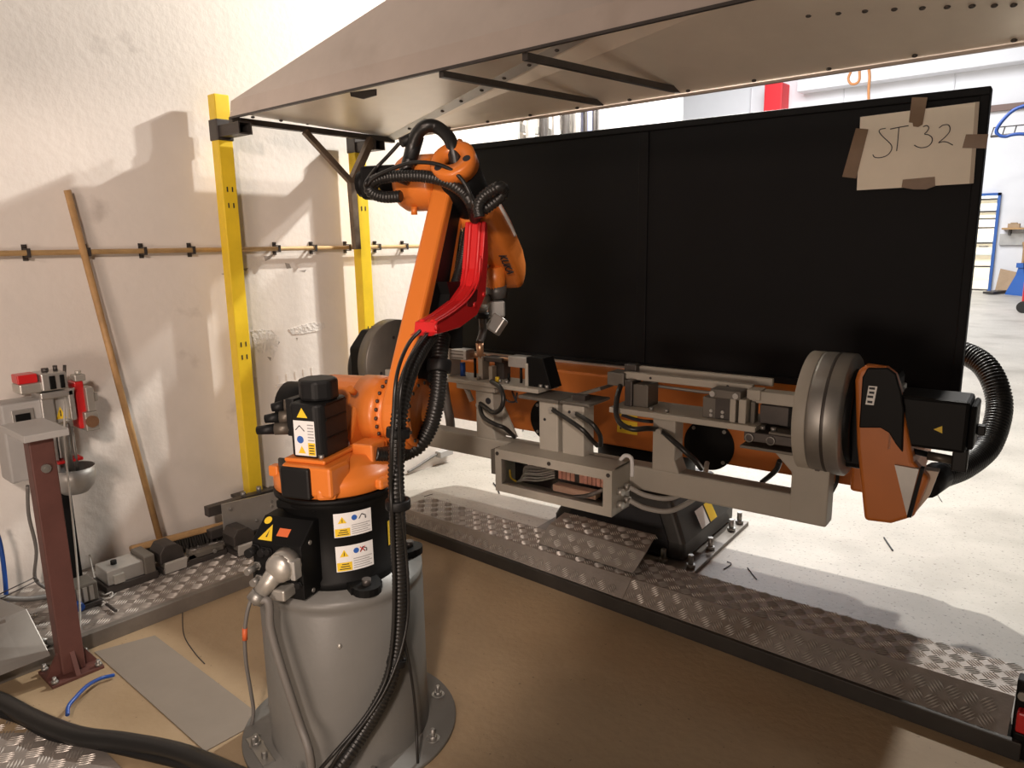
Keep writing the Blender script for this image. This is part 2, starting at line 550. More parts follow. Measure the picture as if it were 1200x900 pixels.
# blue hopper, cardboard, sack and trolley beside the door
hp = (-2.13, 19.3, 0)
hop = thing('blue_hopper', 'blue plastic hopper with flared skirt standing by the far door', 'hopper', hp)
MB(hp).lathe([(0.36, 0.0), (0.34, 0.07), (0.20, 0.42), (0.17, 0.58)], hp, n=4, smooth=False).build('body', M_BLUEP, hop)
MB(hp).lathe([(0.17, 0.58), (0.21, 0.58), (0.21, 0.68), (0.17, 0.68), (0.17, 0.58)], hp, n=4, smooth=False).build('rim', M_BLUEP, hop)
tag(MB((-2.6, 19.8, 0)).slab([(-2.74, 19.72, 0), (-2.34, 19.72, 0), (-2.36, 19.9, 0.44), (-2.70, 19.9, 0.52)], 0.03).build('cardboard_sheet', M_CARD), 'sheet of brown cardboard leaning on the far wall behind the blue hopper', 'cardboard')
sk = Vector((-2.25, 19.78, 0))
tag(MB(sk).tube([sk, sk + Vector((0.02, 0.03, 0.5)), sk + Vector((0.0, 0.06, 0.95)), sk + Vector((-0.04, 0.08, 1.12))], 0.10, 9, r_end=0.06).build('paper_sack', mat('sack_tan', (0.44, 0.27, 0.13), 0.8)), 'tall tan paper sack standing behind the blue hopper', 'sack')
pk = [(-2.771,19.093,0.040),(-2.245,20.870,0.040)]
tag(MB(pk[0]).bar(pk[0], pk[1], 0.22, 0.05).build('floor_strip', M_DSTEEL), 'dark flat strip lying on the floor before the far door', 'strip')
tr = Vector([(-1.682,15.229,-0.000),(-1.682,15.229,-0.000)][0])
tro = thing('red_trolley', 'red hand trolley with black wheel at the far hall edge', 'trolley', tr)
MB(tr).bmm(tr + Vector((-0.02, -0.1, 0.15)), tr + Vector((0.3, 0.25, 0.55))).build('body', M_RED, tro, bevel=0.03)
MB(tr).cyl(tr + Vector((0.02, -0.16, 0.1)), tr + Vector((0.02, -0.08, 0.1)), 0.1).build('wheel', M_RUB, tro)
MB(tr).tube([tr + Vector((0.0, 0, 0.5)), tr + Vector((-0.05, 0, 0.85)), tr + Vector((0.0, 0, 1.0)), tr + Vector((0.15, 0, 1.02)), tr + Vector((0.3, 0, 0.9))], 0.016, 7).build('handle', M_BLK, tro)

# scars in the plaster of the left wall, pieces of the wall
wl_ = bpy.data.objects['wall_left']
WO = (-3.4, 1, 2)


def scar(nm, poly, t, m):
    MB(WO).prism([(p[1], p[2]) for p in poly], -3.301, -3.30 + t, 0).build(nm, m, wl_).location = (0, 0, 0)


M_SCAR = mat('bare_plaster', (0.76, 0.72, 0.68), 0.9, 0, 0.15, 30, 0.5, 60)
M_CHIP = mat('plaster_chip', (0.34, 0.31, 0.28), 0.9, 0, 0.2, 30)
scar('plaster_scar', [(-3.300,2.064,0.961),(-3.300,2.135,0.975),(-3.300,2.208,0.982),(-3.300,2.276,0.975),(-3.300,2.284,0.947),(-3.300,2.235,0.934),(-3.300,2.152,0.930),(-3.300,2.086,0.932)], 0.003, M_SCAR)
scar('plaster_scar', [(-3.300,1.858,0.974),(-3.300,1.913,0.977),(-3.300,1.968,0.967),(-3.300,2.007,0.924),(-3.300,1.993,0.865),(-3.300,1.960,0.817),(-3.300,1.945,0.862),(-3.300,1.897,0.856),(-3.300,1.868,0.889)], 0.0015, M_SCAR)
scar('plaster_ledge', [(-3.300,1.967,0.690),(-3.300,2.076,0.694),(-3.300,2.216,0.695),(-3.300,2.352,0.693),(-3.300,2.352,0.684),(-3.300,2.215,0.686),(-3.300,2.075,0.681),(-3.300,1.966,0.677)], 0.006, M_SCAR)
for q_ in ([(-3.300,1.879,0.913),(-3.300,1.902,0.910),(-3.300,1.891,0.894)], [(-3.300,1.997,0.912),(-3.300,2.010,0.902),(-3.300,2.000,0.890)], [(-3.300,1.974,0.876),(-3.300,1.993,0.873),(-3.300,1.977,0.854)], [(-3.300,2.105,0.913),(-3.300,2.115,0.912),(-3.300,2.109,0.899)], [(-3.300,1.959,1.331),(-3.300,1.991,1.330),(-3.300,2.021,1.345),(-3.300,1.995,1.317),(-3.300,1.966,1.306)], [(-3.300,2.073,1.294),(-3.300,2.097,1.289),(-3.300,2.105,1.267),(-3.300,2.080,1.264)],
           [(-3.300,2.153,1.252),(-3.300,2.194,1.255),(-3.300,2.183,1.242)], [(-3.300,1.732,1.255),(-3.300,1.771,1.261),(-3.300,1.757,1.246)], [(-3.300,1.841,1.274),(-3.300,1.873,1.277),(-3.300,1.858,1.261)], [(-3.300,1.879,0.963),(-3.300,1.902,0.957),(-3.300,1.887,0.950)], [(-3.300,1.933,0.838),(-3.300,1.956,0.831),(-3.300,1.950,0.814)]):
    scar('plaster_chip', q_, 0.001, M_CHIP)
for k_ in range(5):
    y_ = 1.98 + 0.05 * k_
    scar('paint_run', [(0, y_, 0.735 + 0.003 * k_), (0, y_ + 0.012, 0.735 + 0.003 * k_), (0, y_ + 0.008, 0.655 + 0.01 * (k_ % 3)), (0, y_ + 0.004, 0.655 + 0.01 * (k_ % 3))], 0.003, M_WALL)

# risers in the niche of the left wall
pr = thing('pipe_riser', 'cluster of grey conduits rising in the niche behind the partition', 'pipes', (-3.4, 4.4, 0))
for k, (px, r, col) in enumerate(((3.99, .035, 'g'), (4.13, .03, 'w'), (4.24, .02, 'd'), (4.32, .02, 'd'), (4.42, .03, 'w'), (4.5, .018, 'd'), (4.58, .022, 'd'), (4.66, .04, 'g'), (4.76, .016, 'd'), (4.83, .045, 'b'), (4.9, .018, 'd'), (4.95, .03, 'g'))):
    mm = {'g': M_ALU, 'w': M_WHITE, 'd': M_DSTEEL, 'b': mat('conduit_blue_grey', (0.20, 0.22, 0.36), 0.5)}[col]
    MB((-3.4, 4.4, 0)).cyl((-3.42 + 0.02 * (k % 3), px, 0), (-3.42 + 0.02 * (k % 3), px, 4.2), r, n=10).build('pipe', mm, pr)
for z in (1.2, 2.12, 2.9):
    MB((-3.4, 4.4, 0)).bmm((-3.50, 3.93, z), (-3.46, 4.97, z + 0.05)).build('bracket', M_GALV, pr)

# ---------------------------------------------------------------- copper coloured pipe with clips along the wall
rail = thing('wall_pipe', 'thin copper brown pipe clipped along the white wall at eye height', 'pipe', (-3.27, 1.5, 1.37))
RO = (-3.27, 1.5, 1.37)
MB(RO).cyl((-3.262, -2, 1.392), (-3.262, 3.8, 1.352), 0.011, n=10).build('tube', M_COPPER, rail)
cl0 = None
for k, y in enumerate((0.52, 0.735, 0.946, 1.159, 1.38, 1.591, 1.80, 2.018, 2.228, 2.44, 2.641, 2.839, 3.05)):
    z = 1.392 - 0.04 * (y + 2) / 5.8
    if cl0 is None:
        m = MB((-3.27, 0, 0))
        m.bmm((-3.30, -.009, -.03), (-3.295, .009, .032)).bmm((-3.30, -.006, -.017), (-3.249, .006, -.012)).bmm((-3.30, -.006, .012), (-3.249, .006, .017)).bmm((-3.252, -.006, -.017), (-3.248, .006, .017)).cyl((-3.295, 0, .026), (-3.286, 0, .026), .006, n=6)
        cl0 = m.build('clip', M_DSTEEL, rail)
        cl0.location = Vector((-3.27, y, z)) - Vector(RO)
    else:
        copy_part(cl0, rail, Vector((-3.27, y, z)) - Vector(RO))

# ---------------------------------------------------------------- raised checker plate walkways
LUG = None


def lugs(mb, surf, nu, nv, pitch=0.052, bars=5, ln=0.030, w=0.0032, gap=0.0075, h=0.0016, flip=0):
    """five-bar tread: surf(a, b) gives point and normal at metres a, b along the sheet"""
    for i in range(nu):
        for j in range(nv):
            ca, cb_ = (i + 0.5) * pitch, (j + 0.5) * pitch
            s = 1 if (i + j + flip) % 2 else -1
            ang = s * PI / 4
            da = (math.cos(ang), math.sin(ang))
            db = (-da[1], da[0])
            for q in range(bars):
                t = (q - (bars - 1) / 2) * gap
                L2 = ln * (0.5 if abs(q - (bars - 1) / 2) < 1.5 else 0.40)
                cs = []
                for (e, f_) in ((-1, 0), (0, -1), (1, 0), (0, 1)):
                    cs.append((ca + da[0] * L2 * e + db[0] * (t + w * 0.5 * f_), cb_ + da[1] * L2 * e + db[1] * (t + w * 0.5 * f_)))
                P = []
                for (a_, b_) in cs:
                    p, nn = surf(a_, b_)
                    P.append(p)
                p0, nn = surf(ca + db[0] * t, cb_ + db[1] * t)
                P2 = [p0 + da3 * L2 * 0.55 + nn * h for da3 in (surf(ca + da[0], cb_ + da[1])[0] - surf(ca, cb_)[0], surf(ca - da[0], cb_ - da[1])[0] - surf(ca, cb_)[0])]
                mb.add(P + P2, [(0, 1, 5), (1, 2, 4), (1, 4, 5), (2, 3, 4), (3, 0, 5), (3, 5, 4)])


def sheet_surf(o, a, b):
    o, a, b = Vector(o), Vector(a).normalized(), Vector(b).normalized()
    nn = a.cross(b).normalized()
    if nn.z < 0:
        nn = -nn
    return lambda s, t: (o + a * s + b * t, nn)


# left walkway along the wall
lw = thing('wall_walkway', 'raised checker plate walkway along the white wall beside the machine parts', 'walkway', (-3.0, 1.2, 0))
LO = (-3.0, 1.2, 0)
MB(LO).bmm((-2.72, -1.0, 0), (-2.69, 2.2, 0.058)).build('edge_bar', M_EDGE2, lw, bevel=0.003)
for (a, b) in ((-1.0, 0.45), (0.452, 1.6), (1.602, 2.18)):
    MB(LO).bmm((-3.298, a, 0.044), (-2.722, b, 0.05)).build('plate', M_CHECK, lw)
    if b > 0.3:
        m = MB(LO)
        y0 = max(a, 0.1)
        lugs(m, sheet_surf((-3.29, y0, 0.05), (1, 0, 0), (0, 1, 0)), 11, int((b - y0) / 0.05), 0.05, ln=0.045, gap=0.0088, w=0.0055, h=0.002)
        stuff(m.build('tread', M_TREAD, lw))
MB(LO).bmm((-3.29, -1, 0), (-2.72, 2.18, 0.044)).build('underframe', M_EDGE, lw)

# front walkway before the positioner: ramp and flat of two folded sheets
fwk = thing('front_walkway', 'raised checker plate walkway with dark edge bar in front of the positioner', 'walkway', (-1.4, 2.35, 0))
FO = (-1.4, 2.35, 0)
MB(FO).bmm((-2.72, 2.185, 0), (-0.13, 2.205, 0.055)).build('edge_bar', M_EDGE, fwk, bevel=0.003)
joint = -1.385


def crease(x): return 2.238 + 0.049 * (x + 2.68) / 2.51
def far(x): return 2.43 + 0.038 * (x + 2.68) / 2.51
def zcr(x): return 0.10 + 0.03 * (x + 2.68) / 2.51


for k, (xa, xb) in enumerate(((-2.70, joint - 0.001), (joint + 0.001, -0.165))):
    m = MB(FO)
    A, B = (xa, 2.200, 0.055), (xb, 2.200, 0.055)
    Cc, D = (xb, crease(xb), zcr(xb)), (xa, crease(xa), zcr(xa))
    E_, F = (xb, far(xb), zcr(xb)), (xa, far(xa), zcr(xa))
    m.slab([A, B, Cc, D], -0.004)
    m.slab([D, Cc, E_, F], -0.004)
    m.build('sheet', M_CHECK, fwk)
    n = int((xb - xa) / 0.044)
    n2 = round((xb - xa) / 0.047)
    t = MB(FO)
    s1 = sheet_surf((xa, 2.2005, 0.0565), Vector(B) - Vector(A), Vector(D) - Vector(A))
    lugs(t, s1, n, 2 if k else 1, 0.044, ln=0.040, gap=0.008, w=0.005, h=0.002)
    s2 = sheet_surf((xa, crease(xa) + 0.002, zcr(xa) + 0.0004), Vector(Cc) - Vector(D), (0, 1, 0))
    lugs(t, s2, n2, 4, 0.047, ln=0.043, gap=0.0085, w=0.0055, h=0.002, flip=1)
    stuff(t.build('tread', M_TREAD, fwk))
MB(FO).prism([(2.206, 0), (2.206, 0.048), (2.245, 0.085), (2.425, 0.085), (2.425, 0)], -2.68, -0.18, 0).build('underframe', M_EDGE, fwk)
# loose folded sheet bridging towards the positioner base
fl_ = thing('folded_plate', 'loose folded checker plate resting on the walkway under the fixture box', 'plate', (-1.7, 2.45, 0.1))
q = [(-1.865, 2.29, 0.117), (-1.395, 2.29, 0.122), (-1.405, 2.40, 0.165), (-1.89, 2.40, 0.16)]
q2 = [q[3], q[2], (-1.46, 2.57, 0.168), (-1.92, 2.55, 0.163)]
MB((-1.7, 2.45, 0.1)).slab(q, 0.003).slab(q2, 0.003).build('sheet', M_CHECK, fl_)
t = MB((-1.7, 2.45, 0.1))
lugs(t, sheet_surf(Vector(q[0]) + Vector((0.012, 0.006, 0.005)), Vector(q[1]) - Vector(q[0]), Vector(q[3]) - Vector(q[0])), 9, 2, 0.05, ln=0.043, gap=0.0085, w=0.0055, h=0.002)
lugs(t, sheet_surf(Vector(q2[0]) + Vector((0.012, 0.006, 0.005)), Vector(q2[1]) - Vector(q2[0]), Vector((0, 1, 0.03))), 9, 3, 0.05, ln=0.043, gap=0.0085, w=0.0055, h=0.002)
stuff(t.build('tread', M_TREAD, fl_))
# loose checker plates on the floor by the red-brown post
for k, (nm, poly, lab) in enumerate((('floor_plate', [(-2.65, 0.43), (-2.47, 0.40), (-2.35, 0.60), (-2.63, 0.62)], 'checker plate lying on the floor in front of the red-brown post'),
                                ('floor_plate', [(-2.7, 0.0), (-1.95, 0.2), (-1.97, 0.62), (-2.22, 0.615), (-2.45, 0.40), (-2.72, 0.42)], 'checker plate on the floor under the thick black cable'))):
    if k == 0:
        continue
    fp = thing(nm, lab, 'plate', (poly[0][0], poly[0][1], 0))
    o = (poly[0][0], poly[0][1], 0)
    MB(o).prism(poly, 0.0, 0.006, 2).build('sheet', M_CHECK, fp)
    t = MB(o)
    lugs(t, sheet_surf((-2.66, 0.16, 0.006), (0.98, 0.2, 0), (-0.2, 0.98, 0)), 13, 6, 0.052, ln=0.046, gap=0.009, w=0.0055, h=0.002)
    stuff(t.build('tread', M_TREAD, fp))
tag(MB((-2.2, 0.9, 0)).prism([(-2.655, 0.80), (-2.60, 0.985), (-1.86, 0.985), (-1.86, 0.80)], 0.0015, 0.0045, 2).build('flat_strip', mat('strip_grey', (0.24, 0.205, 0.17), 0.55, 0, 0.08, 5)),
    'smooth grey flat strip lying on the floor beside the red-brown post', 'strip')

# ---------------------------------------------------------------- yellow posts


def yellow_post(y0, y1, ztop, label, tube_len, zfl=0.05, zb=1.902):
    o = (-3.21, (y0 + y1) / 2, 0.05)
    p = thing('yellow_post', label, 'post', o, 0, 'yellow posts that carry the hood')
    m = MB(o).bmm((-3.245, y0, 0.2), (-3.185, y1, ztop))
    m.build('post', M_YEL, p, bevel=0.004)
    MB(o).bmm((-3.28, y0 - 0.05, 0.185), (-3.13, y1 + 0.05, 0.2)).build('foot_plate', M_DSTEEL, p, bevel=0.003)
    MB(o).bmm((-3.245, y0, zfl), (-3.185, y1, 0.186)).build('stub', M_DSTEEL, p)
    for dy in (-0.036, 0.036):
        yc = (y0 + y1) / 2 + dy * 1.6
        MB(o).cyl((-3.15, yc, 0.2), (-3.15, yc, 0.228), 0.009, n=6).cyl((-3.15, yc, 0.205), (-3.15, yc, 0.213), 0.016, n=6).build('bolt', M_STEEL, p)
    # open square tube bracket through which the hood is carried
    t = MB(o)
    za, ya, yb = zb - 0.05, y0 + 0.005, y1 - 0.005
    xa, xb = -3.25, -3.185 + tube_len
    t.bmm((xa, ya, za), (xb, yb, za + 0.005)).bmm((xa, ya, zb - 0.005), (xb, yb, zb)).bmm((xa, ya, za), (xb, ya + 0.005, zb)).bmm((xa, yb - 0.005, za), (xb, yb, zb))
    t.build('bracket_tube', M_DSTEEL, p, bevel=0.0015)
    MB(o).bmm((-3.25, y0 - 0.004, 1.84), (-3.18, y1 + 0.004, 1.93)).build('collar', M_DSTEEL, p, bevel=0.004)
    for z in (1.62, 1.55, 0.92, 0.86):
        h = MB(o)
        for dy in (-0.012, 0.012):
            h.bmm((-3.1846, (y0 + y1) / 2 + dy - 0.003, z), (-3.1836, (y0 + y1) / 2 + dy + 0.003, z + 0.022))
        h.build('slot_pair', M_INK, p)
    return p


yellow_post(1.715, 1.785, 2.035, 'nearer yellow square steel post against the wall beside the hood corner', 0.175)
yellow_post(2.455, 2.525, 1.905, 'second yellow square steel post, behind the orange robot arm', 0.16, 0.0, 1.892)

# ---------------------------------------------------------------- sheet steel hood
HO = (-1.2, 2.2, 1.92)
hood = thing('extraction_hood', 'low pyramid hood of grey sheet steel hanging over the work cell', 'hood', HO)
xl, xr, yf, yb, zf, zb = -3.10, 0.62, 1.735, 2.64, 1.928, 1.918
MB(HO).slab([(xl, yf, zf), (xr, yf, zf), (xr, yf + 0.012, zf + 0.068), (xl, yf + 0.012, zf + 0.068)], 0.003).slab([(xl, yf + 0.012, zf + 0.066), (xr, yf + 0.012, zf + 0.066), (-0.6, 1.93, 2.41), (-1.45, 1.93, 2.41)], 0.003).build('front_panel', M_SHEET, hood)
ax, ay, az = -1.25, 2.12, 2.10
bx_ = -0.75
MB(HO).slab([(xl, yb, zb), (xl, yf, zf + 0.02), (ax, yf + 0.11, az + 0.03), (ax, ay, az)], 0.003).build('left_panel', M_SHEETIN, hood)
MB(HO).slab([(xl, yb, zb), (xr, yb, zb), (bx_, ay, az - 0.02), (ax, ay, az)], -0.003).build('back_panel', M_SHEETIN, hood)
MB(HO).slab([(xr, yb, zb), (xr, yf, zf + 0.02), (bx_, yf + 0.11, az + 0.03), (bx_, ay, az - 0.02)], -0.003).build('right_panel', M_SHEETIN, hood)
MB(HO).slab([(ax, ay, az), (bx_, ay, az - 0.02), (bx_, yf + 0.14, az + 0.03), (ax, yf + 0.14, az + 0.03)], -0.003).build('crown_panel', M_SHEETIN, hood)
# raised lap seam with rivets along the back left hip
A, B = Vector((xl, yb, zb)), Vector((ax, ay, az))
off = Vector((0.012, -0.03, -0.004))
MB(HO).bar(A + off, B + off, 0.045, 0.004, upv=(0.2, 0.3, 1)).build('seam_strip', M_GALV, hood)
rv = None
for k in range(9):
    p = A.lerp(B, 0.12 + 0.09 * k) + off
    if rv is None:
        rv = MB().sph((0, 0, 0), 0.009, 8, 5, (1, 1, 0.6)).build('rivet', M_DSTEEL, hood)
        rv.location = p - Vector(HO) + Vector((0, 0, -0.004))
    else:
        copy_part(rv, hood, p - Vector(HO) + Vector((0, 0, -0.004)))
for k in range(14):
    p = Vector((xl, yb, zb)).lerp(Vector((xr, yb, zb)), 0.05 + 0.068 * k) + Vector((0, -0.02, 0.004))
    copy_part(rv, hood, p - Vector(HO))
for k in range(6):
    copy_part(rv, hood, Vector((xl + 0.004, yb - 0.1 - 0.14 * k, zb + 0.02)) - Vector(HO))
# edge frame
MB(HO).bar((xl, yf, zf - 0.004), (xr, yf, zf - 0.004), 0.012, 0.008).build('edge_bar', M_DSTEEL, hood)
MB(HO).bar((xl, yf, zf - 0.012), (xl, yb, zb - 0.012), 0.03, 0.025).build('edge_bar', M_DSTEEL, hood)
MB(HO).bar((xl, yb, zb - 0.006), (xr, yb, zb - 0.006), 0.02, 0.008).build('edge_bar', M_SHEET, hood)
MB(HO).bar((xr, yf, zf - 0.012), (xr, yb, zb - 0.012), 0.03, 0.025).build('edge_bar', M_DSTEEL, hood)
for (p, q) in (([(-1.801,1.745,1.914),(-1.801,1.745,1.914)][0], [(-1.788,2.630,1.928),(-1.788,2.630,1.928)][0]), ([(-1.453,1.745,1.911),(-1.453,1.745,1.911)][0], [(-1.442,2.630,1.931),(-1.442,2.630,1.931)][0])):
    MB(HO).bar(p, q, 0.020, 0.020).build('cross_bar', M_DSTEEL, hood)
# dark patch plate on the lip and forked hanger
bs_ = [(-0.904,2.318,2.027),(-0.677,2.362,2.011),(-0.487,2.415,1.993),(-0.348,2.457,1.978)]
for a_, b_ in zip(bs_[:-1], bs_[1:]):
    MB(HO).bar(a_, b_, 0.05, 0.003, upv=(0, 0.33, 0.94)).build('seam_strip', M_SHEETIN, hood)
    for q_ in (0.2, 0.55, 0.85):
        copy_part(rv, hood, Vector(a_).lerp(Vector(b_), q_) - Vector(HO) + Vector((0, 0, -0.004)))
pt = [(-2.346,1.800,1.938),(-2.197,1.800,1.930),(-2.199,1.800,1.908),(-2.273,1.800,1.905),(-2.342,1.800,1.923)]
MB(HO).slab(pt, 0.006).build('patch_plate', M_DSTEEL, hood)
hx = -3.075
hv = [(-3.060,2.327,1.678),(-3.060,2.077,1.896),(-3.060,2.464,1.895),(-3.060,2.336,1.354)]
MB(HO).bar(hv[0], hv[1], 0.026).build('hanger_arm', M_RUST, hood)
MB(HO).bar(hv[0], hv[2], 0.034).build('hanger_arm', M_RUST, hood)
MB(HO).bar(hv[0], hv[3], 0.032).build('hanger_leg', M_RUST, hood)

# ---------------------------------------------------------------- broom
bp = [(-3.260,1.111,1.609),(-3.260,1.111,1.609)][0]
bb = Vector((-3.185, 1.275, 0.112))
br = thing('push_broom', 'wooden push broom leaning on the white wall with bristles down', 'broom', bb)
MB(bb).cyl(bb + Vector((0, 0, 0.01)), bp, 0.0135, 0.0135, n=12).build('handle', M_WOOD, br)
d = Vector((0.06, 0.46, 0.0)).normalized()
R = Matrix((Vector((d.y, -d.x, 0)), d, Vector((0, 0, 1)))).transposed() @ Matrix.Rotation(math.radians(-18), 3, 'Y')
hc = bb + d * 0.09
MB(bb).box(hc, (0.062, 0.42, 0.028), R).build('head', M_WOOD, br, bevel=0.008)
m = MB(bb)
for i in range(5):
    for j in range(38):
        a = hc + R @ Vector((-0.024 + 0.012 * i, -0.204 + 0.011 * j, -0.012))
        m.cyl(a, a + R @ Vector((0.004 * (i - 2) + random.uniform(-.004, .004), random.uniform(-.005, .005), -0.048)), 0.0042, 0.003, n=4, cap=False)
stuff(m.build('bristles', M_BRIST, br))

# ---------------------------------------------------------------- steel mounting plate and its two bars under the nearer post
mp = thing('mounting_plate', 'grey steel plate with two bars standing below the nearer yellow post', 'bracket', (-3.05, 1.65, 0.05))
MO = (-3.05, 1.65, 0.05)
MB(MO).slab([(-3.02, 1.485, 0.10), (-3.0, 1.86, 0.10), (-3.0, 1.88, 0.245), (-3.02, 1.485, 0.262)], 0.008).build('plate', M_ALU, mp)
MB(MO).bmm((-3.03, 1.49, 0.05), (-2.99, 1.86, 0.10)).build('foot_angle', M_DSTEEL, mp)
MB(MO).bmm((-3.09, 1.44, 0.205), (-3.05, 1.95, 0.25)).build('square_bar', M_DSTEEL, mp, bevel=0.003)
MB(MO).bmm((-3.09, 1.44, 0.10), (-3.05, 1.6, 0.14)).build('square_bar', M_DSTEEL, mp, bevel=0.003)
for (y, z) in ((1.52, 0.23), (1.52, 0.13), (1.72, 0.21), (1.72, 0.185), (1.80, 0.22), (1.64, 0.14)):
    MB(MO).cyl((-3.008, y, z), (-2.998, y, z), 0.008, n=8).build('screw', M_STEEL, mp)
MB(MO).cyl((-3.07, 1.62, 0.25), (-3.07, 1.62, 0.27), 0.011, n=6).build('nut', M_STEEL, mp)
MB(MO).cyl((-3.07, 1.70, 0.25), (-3.07, 1.70, 0.275), 0.011, n=6).build('nut', M_STEEL, mp)

# ---------------------------------------------------------------- spare clamp units lying on the walkway


def clamp_unit(y0, label, kind, dx=0.0):
    z0 = 0.052
    o = (-3.03, y0, z0)
    p = thing('clamp_unit' if kind < 2 else 'slide_unit', label, 'machine part', o, 0, 'spare machine parts on the wall walkway')
    if kind == 0:        # boxy motor
        MB(o).bmm((-3.09, y0, z0 + 0.02), (-2.99, y0 + 0.13, z0 + 0.095)).build('body', M_FRAME2, p, bevel=0.006)
        for k in range(5):
            MB(o).bmm((-2.992, y0 + 0.01 + 0.022 * k, z0 + 0.03), (-2.985, y0 + 0.024 + 0.022 * k, z0 + 0.085)).build('fin', M_ALU, p)
        MB(o).bmm((-3.10, y0 - 0.01, z0 + 0.002), (-2.98, y0 + 0.14, z0 + 0.02)).build('base', M_DSTEEL, p, bevel=0.003)
        MB(o).cyl((-2.985, y0 + 0.05, z0 + 0.03), (-2.95, y0 + 0.05, z0 + 0.03), 0.016, n=10).build('plug', M_BLUE, p)
    elif kind == 1:      # cylinder block
        MB(o).bmm((-3.09, y0, z0 + 0.03), (-2.97, y0 + 0.14, z0 + 0.09)).build('body', M_ALU, p, bevel=0.004)
        MB(o).bmm((-3.095, y0 + 0.14, z0 + 0.02), (-2.965, y0 + 0.185, z0 + 0.105)).build('end_block', M_FRAME2, p, bevel=0.006)
        MB(o).bmm((-3.10, y0 - 0.01, z0), (-2.96, y0 + 0.19, z0 + 0.03)).build('base', M_DSTEEL, p, bevel=0.003)
        MB(o).cyl((-3.03, y0 + 0.05, z0 + 0.09), (-3.03, y0 + 0.05, z0 + 0.105), 0.012, n=8).build('knob', M_BLK, p)
        MB(o).bmm((-2.968, y0 + 0.02, z0 + 0.035), (-2.955, y0 + 0.06, z0 + 0.07)).build('cap', M_NICKEL, p)
    else:                # rail with carriage
        MB(o).bmm((-3.06, y0, z0), (-2.96, y0 + 0.28, z0 + 0.022)).build('rail', M_DSTEEL, p, bevel=0.003)
        MB(o).bmm((-3.01, y0 + 0.01, z0 + 0.022), (-2.97, y0 + 0.27, z0 + 0.045)).build('guide', M_FRAME2, p, bevel=0.003)
        MB(o).prism([(y0 - 0.0, z0 + 0.04), (y0 + 0.10, z0 + 0.04), (y0 + 0.10, z0 + 0.085), (y0 + 0.07, z0 + 0.115), (y0 + 0.02, z0 + 0.115), (y0, z0 + 0.085)], -3.08, -2.98, 0).build('carriage', M_DSTEEL, p, bevel=0.005)
        MB(o).prism([(y0 + 0.11, z0 + 0.022), (y0 + 0.15, z0 + 0.022), (y0 + 0.12, z0 + 0.07)], -3.0, -2.97, 0).build('wedge', M_FRAME2, p)
        MB(o).box((-2.955, y0 + 0.05, z0 + 0.03), (0.012, 0.09, 0.05), Matrix.Rotation(0.35, 3, 'Y')).build('nylon_pad', M_LCAB, p)
        MB(o).cyl((-2.96, y0 + 0.22, z0 + 0.034), (-2.95, y0 + 0.22, z0 + 0.034), 0.009, n=6).build('bolt', M_STEEL, p)
    p.location.x += dx
    return p


clamp_unit(0.79, 'finned motor block at the end of the parts on the walkway, beside the red-brown post', 0, 0.08)
clamp_unit(0.975, 'grey cylinder block between the motor block and the broom', 1)
clamp_unit(1.185, 'dark slide rail with carriage lying in front of the broom head', 2)
clamp_unit(1.47, 'second dark slide rail with carriage, next to the grey mounting plate', 2, 0.075)
wc = [(-3.221,1.021,0.060),(-3.040,0.951,0.060),(-2.984,0.906,0.060),(-2.915,0.858,0.060),(-2.865,0.817,0.060)]
wl = [(-3.020,0.944,0.062),(-2.955,0.951,0.062),(-2.954,0.979,0.062),(-2.911,0.960,0.062),(-2.928,0.929,0.062),(-2.974,0.909,0.062)]
wt = [(-3.020,0.944,0.062),(-3.054,0.934,0.062),(-3.041,0.899,0.062)]
wcab = thing('sensor_lead', 'pale sensor cable tied in a loop on the checker plate', 'cable', wc[0])
MB(wc[0]).tube([Vector(wc[0]) + Vector((-0.06, 0, 0.05))] + wc[1:], 0.0035, 6).build('lead', M_LCAB, wcab)
MB(wc[0]).tube(wl, 0.0035, 6).build('loop', M_LCAB, wcab)
pl = [(-2.958,0.922,0.062),(-2.866,0.927,0.062),(-2.782,0.928,0.062)]
MB(wc[0]).tube(pl[:2], 0.0035, 6).build('lead', M_LCAB, wcab)
MB(wc[0]).tube(pl[1:], 0.006, 8).build('plug', M_DSTEEL, wcab)

# ---------------------------------------------------------------- red-brown post with its top plate
rp_ = (-2.59, 0.70, 0)
rp = thing('steel_post', 'red-brown primed steel post with flat top plate and bolted foot', 'post', rp_)
MB(rp_).bmm((-2.618, 0.672, 0.012), (-2.562, 0.742, 0.812)).build('post', M_BROWN, rp, bevel=0.004)
MB(rp_).bmm((-2.66, 0.628, 0.0), (-2.525, 0.785, 0.012)).build('foot_plate', M_BROWN, rp, bevel=0.002)
for (a, b, ax_) in (((-2.562, 0.700), (-2.525, 0.714), 0), ((-2.655, 0.700), (-2.618, 0.714), 0)):
    xs = (a[0], b[0])
    inner = xs[0] if a[0] > -2.6 else xs[1]
    outer = xs[1] if a[0] > -2.6 else xs[0]
    MB(rp_).prism([(inner, 0.012), (outer, 0.012), (inner, 0.085)], a[1], b[1], 1).build('gusset', M_BROWN, rp)
for (ya, yb_) in ((0.630, 0.672), (0.742, 0.783)):
    inner, outer = (yb_, ya) if ya < 0.7 else (ya, yb_)
    MB(rp_).prism([(inner, 0.012), (outer, 0.012), (inner, 0.085)], -2.597, -2.583, 0).build('gusset', M_BROWN, rp)
MB(rp_).box((-2.645, 0.715, 0.824), (0.235, 0.125, 0.022), Matrix.Rotation(0.0, 3, 'Z')).build('top_plate', M_BOX, rp, bevel=0.002)
